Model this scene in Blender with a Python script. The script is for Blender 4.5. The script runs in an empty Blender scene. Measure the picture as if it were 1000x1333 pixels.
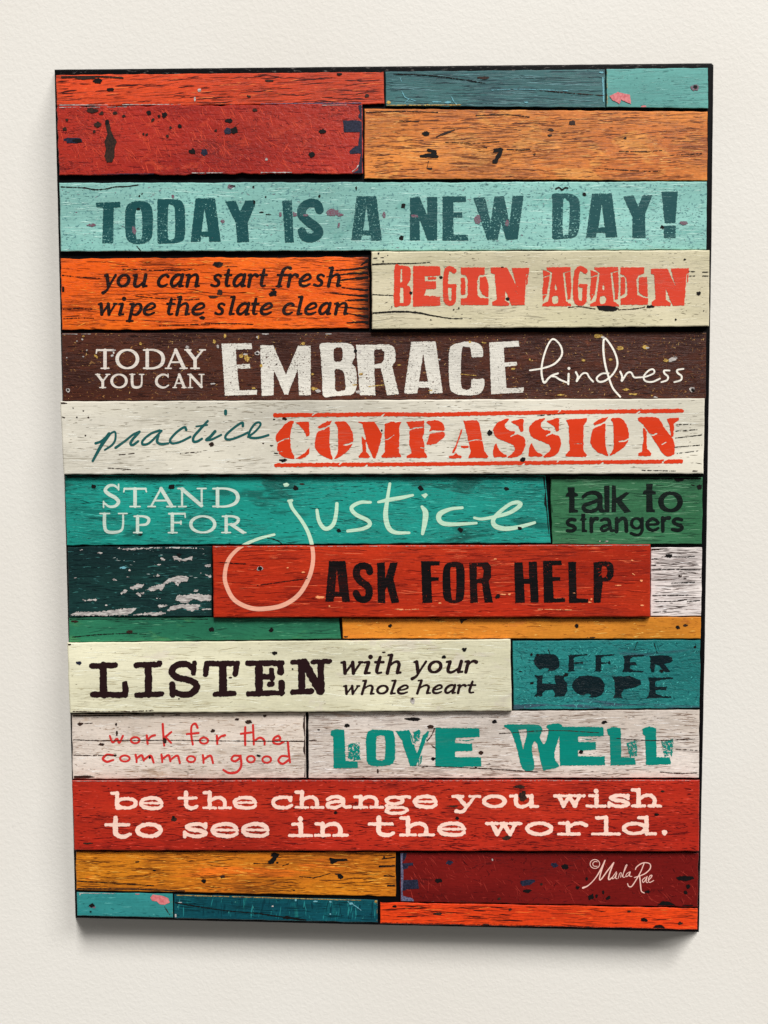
import bpy, math, random
import numpy as np
from mathutils import Matrix, Vector
from mathutils.geometry import delaunay_2d_cdt

SC = bpy.context.scene
COL = SC.collection
rad = math.radians

# ------------------------------------------------------------------ camera
# The sign's own frame: x right, y up, z out of the wall; origin in the middle of its black board's face.
SIGN_Z = 1.50
ROOT_M = Matrix.Translation((0, 0, SIGN_Z)) @ Matrix.Rotation(rad(90), 4, 'X')
CAM_R = Matrix(((0.9995627, -0.0010581, 0.0295510), (-0.0004072, 0.9987724, 0.0495334), (-0.0295671, -0.0495238, 0.9983352)))
CAM_C = Vector((0.0119048, 0.0159656, 0.3628774))
FOC, CX, CY = 1000.0, 500.0, 666.5

cam = bpy.data.cameras.new('camera')
cam.sensor_fit = 'HORIZONTAL'; cam.sensor_width = 36.0; cam.lens = 36.0
cam.clip_start = 0.01; cam.clip_end = 100
cam_o = bpy.data.objects.new('camera', cam); COL.objects.link(cam_o)
cam_o.matrix_world = ROOT_M @ (Matrix.Translation(CAM_C) @ CAM_R.to_4x4())
SC.camera = cam_o

# ------------------------------------------------------------------ light
w = bpy.data.worlds.new('World'); SC.world = w; w.use_nodes = True
w.node_tree.nodes['Background'].inputs[0].default_value = (1.0, 0.98, 0.95, 1)
w.node_tree.nodes['Background'].inputs[1].default_value = 0.15

def area(name, loc, target, sx, sy, power, color):
    l = bpy.data.lights.new(name, 'AREA'); l.shape = 'RECTANGLE'; l.size = sx; l.size_y = sy
    l.energy = power; l.color = color
    o = bpy.data.objects.new(name, l); COL.objects.link(o)
    o.location = loc
    o.rotation_euler = (Vector(target) - Vector(loc)).to_track_quat('-Z', 'Y').to_euler()
    return o
area('ceiling_panel_light', (2.60, -9.6, 13.40), (0.0, 0.0, 1.50), 3.0, 4.0, 2500.0, (1.0, 0.992, 0.98))
area('side_ceiling_light', (7.6, -8.6, 10.8), (0, 0, 1.5), 4.4, 3.4, 1020.0, (1.0, 0.988, 0.98))
vs = SC.view_settings
vs.view_transform = 'Standard'; vs.look = 'None'; vs.exposure = 0.0; vs.gamma = 1.0; vs.use_curve_mapping = False

# ------------------------------------------------------------------ pixel <-> sign plane
_R = np.array([list(r) for r in CAM_R]); _C = np.array(CAM_C)
def P(pts, z=0.0):
    """photo coordinates -> metres in the sign's frame on the plane at height z"""
    p = np.asarray(pts, float).reshape(-1, 2)
    d = np.stack([(p[:, 0]-CX)/FOC, -(p[:, 1]-CY)/FOC, -np.ones(len(p))], 1) @ _R.T
    t = (z-_C[2])/d[:, 2]
    return _C + d*t[:, None]

# ------------------------------------------------------------------ tiny helpers
def new_obj(name, verts, faces, mats, parent=None, midx=None, label=None, smooth=False):
    me = bpy.data.meshes.new(name)
    me.from_pydata([tuple(v) for v in verts], [], faces)
    for m in mats: me.materials.append(m)
    if midx is not None:
        for poly, i in zip(me.polygons, midx): poly.material_index = i
    if smooth:
        for poly in me.polygons: poly.use_smooth = True
    me.update()
    o = bpy.data.objects.new(name, me); COL.objects.link(o)
    if parent: o.parent = parent
    if label: o['label'] = label
    return o

def lin(c):
    r = []
    for v in c:
        v = v/255.0
        r.append(v/12.92 if v <= 0.04045 else ((v+0.055)/1.055)**2.4)
    return (*r, 1.0)

# ------------------------------------------------------------------ shape fields (signed distance, in photo pixels)
_rng = np.random.RandomState(7)
_tab = _rng.rand(256, 256)
def vnoise(x, y):
    xi = np.floor(x).astype(int); yi = np.floor(y).astype(int)
    fx = x-xi; fy = y-yi
    fx = fx*fx*(3-2*fx); fy = fy*fy*(3-2*fy)
    a = _tab[yi % 256, xi % 256]; b = _tab[yi % 256, (xi+1) % 256]
    c = _tab[(yi+1) % 256, xi % 256]; d = _tab[(yi+1) % 256, (xi+1) % 256]
    return (a*(1-fx)+b*fx)*(1-fy)+(c*(1-fx)+d*fx)*fy-0.5

def catmull(pts, closed=False, step=1.2):
    p = np.asarray(pts, float)
    n = len(p)
    if n < 3 and not closed: return p
    out = []
    rng_ = range(n) if closed else range(n-1)
    for i in rng_:
        if closed: a, b, c, d = p[i-1], p[i], p[(i+1) % n], p[(i+2) % n]
        else:
            b, c = p[i], p[i+1]
            a = p[i-1] if i > 0 else 2*b-c
            d = p[i+2] if i+2 < n else 2*c-b
        k = max(2, int(np.hypot(*(c-b)[:2])/step))
        t = (np.arange(k)/k)[:, None]
        out.append(0.5*((2*b)+(c-a)*t+(2*a-5*b+4*c-d)*t*t+(3*b-a-3*c+d)*t**3))
    if not closed: out.append(p[-1:])
    return np.concatenate(out)

class Field:
    """a flat shape on the sign, held as a signed distance grid; becomes a thin mesh sheet"""
    SS = 3
    def __init__(s, x0, y0, x1, y1):
        s.x0, s.y0 = x0, y0
        s.w = int((x1-x0)*s.SS)+1; s.h = int((y1-y0)*s.SS)+1
        s.f = np.full((s.h, s.w), -50.0)
    def window(s, xa, ya, xb, yb, pad):
        i0 = max(0, int((xa-pad-s.x0)*s.SS)); i1 = min(s.w, int((xb+pad-s.x0)*s.SS)+2)
        j0 = max(0, int((ya-pad-s.y0)*s.SS)); j1 = min(s.h, int((yb+pad-s.y0)*s.SS)+2)
        if i1 <= i0 or j1 <= j0: return None
        X, Y = np.meshgrid(s.x0+np.arange(i0, i1)/s.SS, s.y0+np.arange(j0, j1)/s.SS)
        return (slice(j0, j1), slice(i0, i1)), X, Y
    def put(s, sl, d, sub):
        if sub: s.f[sl] = np.minimum(s.f[sl], -d)
        else: s.f[sl] = np.maximum(s.f[sl], d)
    def stroke(s, pts, widths, smooth=True, sub=False, closed=False):
        p = np.asarray(pts, float); n = len(p)
        wd = np.asarray(widths, float).ravel()
        wd = np.interp(np.linspace(0, 1, n), np.linspace(0, 1, len(wd)), wd) if len(wd) > 1 else np.full(n, wd[0])
        q = np.column_stack([p, wd])
        if smooth: q = catmull(q, closed)
        if closed: q = np.vstack([q, q[:1]])
        if len(q) == 1: q = np.vstack([q, q])
        for a, b in zip(q[:-1], q[1:]):
            r = max(a[2], b[2])/2
            W = s.window(min(a[0], b[0]), min(a[1], b[1]), max(a[0], b[0]), max(a[1], b[1]), r+2.5)
            if W is None: continue
            sl, X, Y = W
            dx, dy = b[0]-a[0], b[1]-a[1]; L = dx*dx+dy*dy+1e-9
            t = np.clip(((X-a[0])*dx+(Y-a[1])*dy)/L, 0, 1)
            d = (a[2]+(b[2]-a[2])*t)/2-np.hypot(X-a[0]-t*dx, Y-a[1]-t*dy)
            s.put(sl, d, sub)
    def poly(s, pts, sub=False, smooth=False):
        p = np.asarray(pts, float)
        if smooth: p = catmull(p, True)
        W = s.window(p[:, 0].min(), p[:, 1].min(), p[:, 0].max(), p[:, 1].max(), 2.5)
        if W is None: return
        sl, X, Y = W
        ins = np.zeros(X.shape, bool); dm = np.full(X.shape, 1e9)
        for a, b in zip(p, np.roll(p, -1, 0)):
            if a[1] != b[1]:
                c = ((a[1] > Y) != (b[1] > Y)) & (X < (b[0]-a[0])*(Y-a[1])/(b[1]-a[1])+a[0])
                ins ^= c
            dx, dy = b[0]-a[0], b[1]-a[1]; L = dx*dx+dy*dy+1e-9
            t = np.clip(((X-a[0])*dx+(Y-a[1])*dy)/L, 0, 1)
            dm = np.minimum(dm, np.hypot(X-a[0]-t*dx, Y-a[1]-t*dy))
        s.put(sl, np.where(ins, dm, -dm), sub)
    def blob(s, cx, cy, bw, bh, ang=0.0, rough=0.35, seed=0, sub=False):
        n = 22; rs = np.random.RandomState(seed+int(cx*7+cy*13) % 9999)
        k = rs.uniform(1-rough, 1+rough*0.6, n); k = (k+np.roll(k, 1)*0.5)/1.5
        t = np.arange(n)/n*2*math.pi
        x = np.cos(t)*bw/2*k; y = np.sin(t)*bh/2*k
        a = rad(ang)
        s.poly(np.column_stack([cx+x*math.cos(a)-y*math.sin(a), cy+x*math.sin(a)+y*math.cos(a)]), sub, True)
    def rough(s, amp, size, amp2=0.0, size2=1.0):
        X, Y = np.meshgrid(s.x0+np.arange(s.w)/s.SS, s.y0+np.arange(s.h)/s.SS)
        n = amp*2*vnoise(X/size+3.3, Y/size+s.x0)
        if amp2: n = n+amp2*2*vnoise(X/size2+17.1, Y/size2+s.y0)
        s.f = s.f+n
    def speckle(s, amount, size, xs=1.0):
        """punch out small worn holes"""
        X, Y = np.meshgrid(s.x0+np.arange(s.w)/s.SS, s.y0+np.arange(s.h)/s.SS)
        n = vnoise(X/size/xs, Y/size+5.5)+0.6*vnoise(X/size/xs*2.3, Y/size*2.3)+0.35*vnoise(X/14.0, Y/14.0)
        s.f = np.minimum(s.f, (amount-n)*2.2)
    def contours(s, tol=0.07):
        f = s.f.copy()
        f[0, :] = f[-1, :] = -1; f[:, 0] = f[:, -1] = -1
        f[np.abs(f) < 1e-6] = -1e-6
        ins = f > 0
        code = (ins[:-1, :-1]*1+ins[:-1, 1:]*2+ins[1:, 1:]*4+ins[1:, :-1]*8)
        js, is_ = np.nonzero((code > 0) & (code < 15))
        # edges: 0 top, 1 right, 2 bottom, 3 left
        table = {1: [(3, 0)], 2: [(0, 1)], 3: [(3, 1)], 4: [(1, 2)], 5: [(3, 0), (1, 2)], 6: [(0, 2)], 7: [(3, 2)],
                 8: [(2, 3)], 9: [(2, 0)], 10: [(0, 1), (2, 3)], 11: [(2, 1)], 12: [(1, 3)], 13: [(1, 0)], 14: [(0, 3)]}
        nxt = {}
        cl = code[js, is_]
        for j, i, c in zip(js.tolist(), is_.tolist(), cl.tolist()):
            ek = ((j, i, 0), (j, i+1, 1), (j+1, i, 0), (j, i, 1))
            for a, b in table[c]: nxt[ek[a]] = ek[b]
        def pt(k):
            j, i, o = k
            if o == 0:
                a, b = f[j, i], f[j, i+1]; return (i+a/(a-b), j)
            a, b = f[j, i], f[j+1, i]; return (i, j+a/(a-b))
        loops = []
        while nxt:
            k0, k = nxt.popitem(); ks = [k0]
            while k != k0 and k in nxt:
                ks.append(k); k = nxt.pop(k)
            if len(ks) < 6: continue
            q = np.array([pt(k) for k in ks], float)
            q = rdp_closed(q, tol*s.SS)
            if len(q) >= 3: loops.append(q)
        return loops
    def sheet(s, z):
        """verts (sign frame) and triangles of the shape's sheet at height z"""
        loops = s.contours()
        if not loops: return [], []
        pts, edges = [], []
        for q in loops:
            b = len(pts); n = len(q)
            pts += [Vector((float(x), float(y))) for x, y in q]
            edges += [(b+i, b+(i+1) % n) for i in range(n)]
        v, _, fc, *_ = delaunay_2d_cdt(pts, edges, [], 0, 1e-6)
        va = np.array([(p.x, p.y) for p in v]); fa = np.array([t for t in fc if len(t) == 3])
        c = va[fa].mean(1)
        i = np.clip(c[:, 0].astype(int), 0, s.w-2); j = np.clip(c[:, 1].astype(int), 0, s.h-2)
        fx = c[:, 0]-i; fy = c[:, 1]-j
        val = (s.f[j, i]*(1-fx)+s.f[j, i+1]*fx)*(1-fy)+(s.f[j+1, i]*(1-fx)+s.f[j+1, i+1]*fx)*fy
        fa = fa[val > 0]
        fa = fa[:, ::-1]                                   # y flips between photo and sign
        w3 = P(np.column_stack([s.x0+va[:, 0]/s.SS, s.y0+va[:, 1]/s.SS]), z)
        a, b, d = w3[fa[:, 0]], w3[fa[:, 1]], w3[fa[:, 2]]
        nz = np.cross(b-a, d-a)[:, 2]
        fa[nz < 0] = fa[nz < 0][:, ::-1]
        used = np.unique(fa); remap = np.full(len(va), -1); remap[used] = np.arange(len(used))
        return w3[used].tolist(), remap[fa].tolist()

def rdp_closed(q, tol):
    n = len(q)
    k = int(np.argmax(((q-q[0])**2).sum(1)))
    if k == 0: return q[:0]
    keep = np.zeros(n+1, bool); keep[[0, k, n]] = True
    qq = np.vstack([q, q[:1]])
    st = [(0, k), (k, n)]
    while st:
        a, b = st.pop()
        if b-a < 2: continue
        d = qq[b]-qq[a]; L = math.hypot(*d)
        r = qq[a+1:b]-qq[a]
        dist = np.abs(r[:, 0]*d[1]-r[:, 1]*d[0])/L if L > 1e-9 else np.hypot(r[:, 0], r[:, 1])
        m = int(np.argmax(dist))
        if dist[m] > tol:
            keep[a+1+m] = True; st += [(a, a+1+m), (a+1+m, b)]
    return qq[:-1][keep[:-1]]

def draw(field, text, x0=0.0, y0=0.0, sc=1.0):
    """the letter outlines, one shape per line:
    P polygon, H hole, Q rounded polygon, G rounded hole, S curved stroke, L straight stroke, E erasing stroke, O ring, D dot"""
    def T(p): return [(x0+sc*x, y0+sc*y) for x, y in p]
    for line in text.strip().splitlines():
        tk = line.split()
        if not tk: continue
        k = tk[0]
        if k in 'PHQG':
            field.poly(T([tuple(map(float, t.split(','))) for t in tk[1:]]), k in 'HG', k in 'QG')
        elif k in 'SLE':
            wd = [float(a)*sc for a in tk[1].split('/')]
            field.stroke(T([tuple(map(float, t.split(','))) for t in tk[2:]]), wd, k != 'L', k == 'E')
        elif k == 'O':
            cx, cy, rx, ry, *wd = map(float, tk[1:])
            t = np.arange(24)/24*2*math.pi
            ws = [wd[0], wd[-1]]
            wv = [ws[0]*abs(math.cos(a))+ws[1]*(1-abs(math.cos(a))) for a in t]
            field.stroke(T([(cx+rx*math.cos(a), cy+ry*math.sin(a)) for a in t]), [a*sc for a in wv], True, False, True)
        elif k == 'D':
            cx, cy, r = map(float, ' '.join(tk[1:]).replace(',', ' ').split())
            field.stroke(T([(cx, cy)]), [2*r*sc], False)

# ------------------------------------------------------------------ stroke alphabets (x-height or cap height = 1)
ITALIC = {
'n': "S.12 0,.88 .2,.94|L.21 .21,.88 .21,.08|S.1/.13/.2/.21 .22,.55 .45,.86 .7,.93 .84,.72 .85,.5|L.21 .85,.6 .85,.1|S.12 .86,.08 1.06,.1",
'u': "S.12 0,.88 .2,.93|S.21/.21/.15/.11 .2,.88 .19,.35 .26,.1 .5,.08 .82,.42|L.21 .84,.92 .84,.1|S.12 .85,.08 1.06,.1",
'o': "O .5 .5 .4 .41 .21 .13",
'a': "S.13/.2/.21/.17/.1 .84,.84 .55,.93 .24,.72 .12,.36 .26,.1 .52,.14 .82,.55|L.21 .87,.92 .82,.1|S.12 .84,.08 1.04,.1",
'c': "S.2/.13/.2/.21/.16/.1 .8,.8 .62,.92 .3,.8 .12,.42 .28,.12 .58,.08 .84,.22",
'e': "S.1/.12/.17/.13/.2/.21/.16/.1 .14,.42 .5,.48 .78,.68 .66,.91 .4,.88 .13,.5 .22,.14 .54,.07 .84,.22",
's': "S.16/.12/.19/.2/.2/.12/.17 .68,.82 .46,.93 .22,.8 .3,.6 .58,.42 .62,.18 .38,.07 .06,.16",
't': "S.17/.21/.21/.13/.1 .34,1.28 .3,.9 .26,.3 .38,.08 .66,.12|L.14 .02,.9 .68,.9",
'r': "S.12 0,.88 .2,.94|L.21 .21,.88 .19,.06|S.1/.12/.18/.24 .21,.55 .42,.85 .62,.93 .8,.85",
'f': "S.22/.13/.2/.21/.21 1.02,1.4 .78,1.47 .52,1.3 .42,.9 .36,.06|L.14 .12,.9 .86,.9|L.1 .16,.05 .58,.05",
'h': "S.12 0,1.42 .2,1.46|L.21 .21,1.42 .2,.06|S.1/.13/.2/.21 .21,.55 .45,.86 .7,.93 .84,.72 .85,.5|L.21 .85,.6 .85,.1|S.12 .86,.08 1.06,.1",
'w': "S.12 0,.88 .2,.92|L.21 .2,.9 .42,.1|L.12 .42,.1 .8,.84|L.21 .8,.9 1.02,.1|L.12 1.02,.1 1.38,.9|L.13 1.26,.91 1.5,.91",
'i': "S.12 0,.88 .2,.93|L.21 .22,.88 .2,.1|S.12 .22,.08 .44,.1|D .24 1.3 .14",
'p': "S.12 0,.88 .2,.93|L.21 .22,.9 .2,-.42|L.11 .0,-.43 .46,-.43|S.1/.14/.2/.21/.14/.1 .22,.55 .48,.88 .78,.84 .88,.5 .72,.14 .46,.06 .22,.16",
'l': "S.12 0,1.42 .2,1.46|L.21 .22,1.42 .2,.1|S.12 .22,.08 .46,.1",
'y': "S.12 0,.88 .2,.92|L.21 .18,.9 .46,.08|S.14/.12/.14/.2 .92,.92 .62,.3 .38,-.2 .08,-.4",
}
SLAB = {
'b': "L.3 .36,1.3 .36,.12|L.22 .02,1.3 .36,1.3|O .95 .49 .58 .38 .28 .21|L.18 .3,.1 .8,.1",
'e': "L.15 .15,.5 1.55,.5|S.26/.27/.22/.28/.28/.22/.24 1.52,.5 1.35,.8 .85,.91 .32,.78 .14,.5 .32,.2 .85,.08 1.3,.1 1.52,.26",
't': "S.3/.32/.3/.26/.22 .5,1.32 .5,.7 .52,.3 .75,.1 1.05,.1 1.28,.24|L.2 0,.88 1.22,.88",
'h': "L.3 .4,1.3 .4,.12|L.22 .02,1.3 .4,1.3|S.22/.26/.3 .42,.6 .75,.86 1.15,.88 1.38,.62 1.38,.15|L.18 0,.09 .8,.09|L.18 1.02,.09 1.78,.09",
'c': "S.24/.22/.28/.28/.22/.22 1.5,.68 1.3,.88 .85,.91 .32,.78 .14,.5 .34,.18 .85,.08 1.3,.1 1.58,.26|L.22 1.52,.9 1.52,.62",
'a': "S.24/.22/.28/.3/.2/.2 .22,.72 .5,.9 .95,.9 1.22,.66 1.22,.3 1.36,.1 1.7,.14|S.2/.2/.26/.2 1.2,.56 .6,.52 .18,.34 .3,.1 .75,.08 1.2,.3",
'n': "L.3 .4,.9 .4,.12|L.2 .02,.89 .4,.89|S.22/.26/.3 .42,.6 .75,.86 1.15,.88 1.38,.62 1.38,.15|L.18 0,.09 .8,.09|L.18 1.02,.09 1.78,.09",
'g': "O .7 .6 .48 .27 .25 .2|S.2 1.05,.82 1.3,.9 1.6,.86|S.2/.2/.22 .36,.4 .22,.16 .55,.06 1.2,.04 1.46,-.14 1.15,-.36 .5,-.38 .18,-.22 .42,.0",
'y': "L.28 .3,.88 .86,.12|S.2/.22/.26 1.4,.88 .9,.1 .62,-.28 .2,-.26|L.19 0,.89 .62,.89|L.19 1.08,.89 1.72,.89",
'o': "O .8 .5 .66 .4 .29 .22",
'u': "L.2 .02,.89 .38,.89|S.3/.3/.22/.2 .36,.88 .36,.36 .56,.1 .92,.1 1.28,.36|L.2 .95,.89 1.3,.89|L.3 1.32,.89 1.32,.12|L.18 1.32,.09 1.75,.09",
'w': "L.19 0,.89 .66,.89|L.19 .8,.89 1.2,.89|L.19 1.36,.89 2,.89|L.29 .32,.88 .62,.12|L.24 .62,.12 1,.86|L.29 1,.86 1.38,.12|L.24 1.38,.12 1.7,.88",
'i': "L.3 .78,.9 .78,.12|L.2 .22,.89 .78,.89|L.19 0,.09 1.52,.09|D .74 1.24 .17",
's': "S.22/.22/.26/.27/.26/.22/.22 1.3,.7 1.1,.88 .65,.9 .28,.72 .55,.54 1.05,.46 1.35,.27 1.05,.09 .55,.1 .2,.28|L.22 1.34,.92 1.34,.66|L.22 .16,.06 .16,.34",
'r': "L.3 .55,.9 .55,.12|L.2 .05,.89 .55,.89|S.2/.22/.26 .56,.55 .9,.84 1.3,.9 1.6,.74|L.19 0,.09 1.2,.09",
'l': "L.3 .82,1.3 .82,.12|L.22 .25,1.3 .82,1.3|L.19 0,.09 1.62,.09",
'd': "L.3 1.36,1.3 1.36,.12|L.22 .95,1.3 1.36,1.3|O .72 .49 .58 .38 .28 .21|L.19 1.36,.09 1.85,.09",
'.': "D .3 .16 .19",
}
ROMAN = {
'T': "L.14 .5,.95 .5,.05|L.075 .03,.955 .97,.955|S.05 .04,.98 0,.8|S.05 .96,.98 1,.8|L.05 .28,.03 .72,.03",
'O': "O .6 .5 .53 .465 .145 .07",
'D': "L.14 .24,.95 .24,.05|S.06/.08/.13/.15/.13/.08/.06 .05,.96 .6,.96 .98,.8 1.1,.5 .98,.2 .6,.035 .05,.035",
'A': "L.07 .5,.98 .12,.04|L.145 .5,.96 .9,.06|L.06 .26,.34 .74,.34|L.05 0,.03 .28,.03|L.05 .72,.03 1.06,.03",
'Y': "L.14 .14,.95 .5,.48|L.075 .88,.95 .52,.48|L.14 .51,.52 .51,.05|L.05 0,.97 .3,.97|L.05 .74,.97 1.02,.97|L.05 .3,.03 .72,.03",
'U': "S.14/.14/.13/.08/.07 .17,.95 .17,.4 .25,.1 .54,.04 .8,.14 .87,.42 .87,.95|L.05 0,.97 .36,.97|L.05 .7,.97 1.02,.97",
'C': "S.06/.08/.11/.14/.15/.13/.08/.06 1.02,.82 .8,.95 .5,.94 .2,.75 .1,.48 .2,.22 .5,.05 .8,.05 1.05,.2|L.05 1.02,1 1.02,.76",
'N': "L.07 .16,.95 .16,.04|L.145 .16,.94 .92,.08|L.07 .93,.96 .93,.05|L.05 0,.97 .22,.97|L.05 .02,.03 .32,.03|L.05 .76,.97 1.1,.97",
'S': "S.06/.09/.13/.15/.15/.13/.09/.06 .76,.8 .55,.95 .28,.93 .12,.74 .3,.57 .6,.42 .76,.24 .6,.06 .3,.04 .06,.2|L.05 .76,1 .76,.76|L.05 .04,0 .04,.26",
'P': "L.14 .22,.95 .22,.05|S.06/.09/.14/.12/.06 .05,.96 .5,.96 .76,.86 .8,.7 .66,.5 .28,.46|L.05 .02,.03 .44,.03",
'F': "L.14 .22,.95 .22,.05|L.075 .05,.96 .86,.96|S.05 .86,.98 .88,.78|L.07 .24,.52 .66,.52|L.05 .66,.6 .66,.44|L.05 .02,.03 .46,.03",
'R': "L.14 .22,.95 .22,.05|S.06/.09/.14/.12/.06 .05,.96 .5,.96 .74,.86 .78,.72 .64,.53 .28,.49|L.14 .46,.49 1,.04|L.05 .02,.03 .42,.03|L.05 .95,.03 1.12,.03",
}
def glyph_shapes(desc):
    out = []
    for part in desc.split('|'):
        tk = part.split()
        k = tk[0][0]
        if k in 'SL':
            out.append((k, [float(a) for a in tk[0][1:].split('/')], [tuple(map(float, t.split(','))) for t in tk[1:]]))
        else: out.append((k, [float(a) for a in tk[1:]], None))
    return out
def glyphs(field, font, specs, sc, ox, oy, base, xh, shear=0.0, bold=1.0):
    """specs: 'char xl xr; ...' with the ink limits in crop units; base and xh = (left value, right value, x left, x right)"""
    for sp in specs.split(';'):
        ch, xl, xr = sp.split(); xl, xr = float(xl), float(xr)
        u = ((xl+xr)/2-base[2])/(base[3]-base[2])
        by = base[0]+(base[1]-base[0])*u; h = xh[0]+(xh[1]-xh[0])*u
        shp = glyph_shapes(font[ch])
        lo, hi = 1e9, -1e9
        for k, a, p in shp:
            if k in 'SL':
                for x, y in p:
                    lo = min(lo, x+shear*y-max(a)*bold/2*.9); hi = max(hi, x+shear*y+max(a)*bold/2*.9)
            elif k == 'O':
                lo = min(lo, a[0]+shear*.5-a[2]-a[4]*bold/2); hi = max(hi, a[0]+shear*.5+a[2]+a[4]*bold/2)
            else:
                lo = min(lo, a[0]+shear*a[1]-a[2]); hi = max(hi, a[0]+shear*a[1]+a[2])
        kx = (xr-xl)/(hi-lo)
        def T(x, y): return (ox+sc*(xl+(x+shear*y-lo)*kx), oy+sc*(by-y*h))
        wk = sc*h*bold
        for k, a, p in shp:
            if k in 'SL': field.stroke([T(x, y) for x, y in p], [v*wk for v in a], k == 'S')
            elif k == 'O':
                t = np.arange(28)/28*2*math.pi
                field.stroke([T(a[0]+a[2]*math.cos(q), a[1]+a[3]*math.sin(q)) for q in t],
                             [wk*(a[4]*abs(math.cos(q))+a[5]*(1-abs(math.cos(q)))) for q in t], True, False, True)
            else: field.stroke([T(a[0], a[1])], [2*a[2]*wk], False)

# ------------------------------------------------------------------ materials
class NT:
    def __init__(s, name):
        s.m = bpy.data.materials.new(name); s.m.use_nodes = True
        s.t = s.m.node_tree; s.n = s.t.nodes; s.bsdf = s.n['Principled BSDF']
    def node(s, typ, **kw):
        n = s.n.new(typ)
        for k, v in kw.items(): setattr(n, k, v)
        return n
    def link(s, a, b): s.t.links.new(a, b)
    def setin(s, sock, v):
        if isinstance(v, bpy.types.NodeSocket): s.link(v, sock)
        else: sock.default_value = v
    def math(s, op, a, b=0.0, c=None, clamp=False):
        n = s.node('ShaderNodeMath', operation=op, use_clamp=clamp)
        s.setin(n.inputs[0], a); s.setin(n.inputs[1], b)
        if c is not None: s.setin(n.inputs[2], c)
        return n.outputs[0]
    def mapping(s, vec, loc, scale, rot=(0, 0, 0)):
        n = s.node('ShaderNodeMapping')
        s.link(vec, n.inputs[0]); n.inputs[1].default_value = loc; n.inputs[2].default_value = rot; n.inputs[3].default_value = scale
        return n.outputs[0]
    def noise(s, vec, scale=1.0, detail=2.0, rough=0.5, dist=0.0):
        n = s.node('ShaderNodeTexNoise'); s.link(vec, n.inputs['Vector'])
        n.inputs['Scale'].default_value = scale; n.inputs['Detail'].default_value = detail
        n.inputs['Roughness'].default_value = rough; n.inputs['Distortion'].default_value = dist
        return n.outputs['Fac']
    def step(s, v, lo, hi):
        n = s.node('ShaderNodeMapRange', interpolation_type='SMOOTHSTEP'); s.setin(n.inputs[0], v)
        s.setin(n.inputs[1], lo); s.setin(n.inputs[2], hi)
        return n.outputs[0]
    def mix(s, f, a, b, mode='MIX'):
        n = s.node('ShaderNodeMix', data_type='RGBA', blend_type=mode)
        s.setin(n.inputs[0], f); s.setin(n.inputs[6], a); s.setin(n.inputs[7], b)
        return n.outputs[2]

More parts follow.
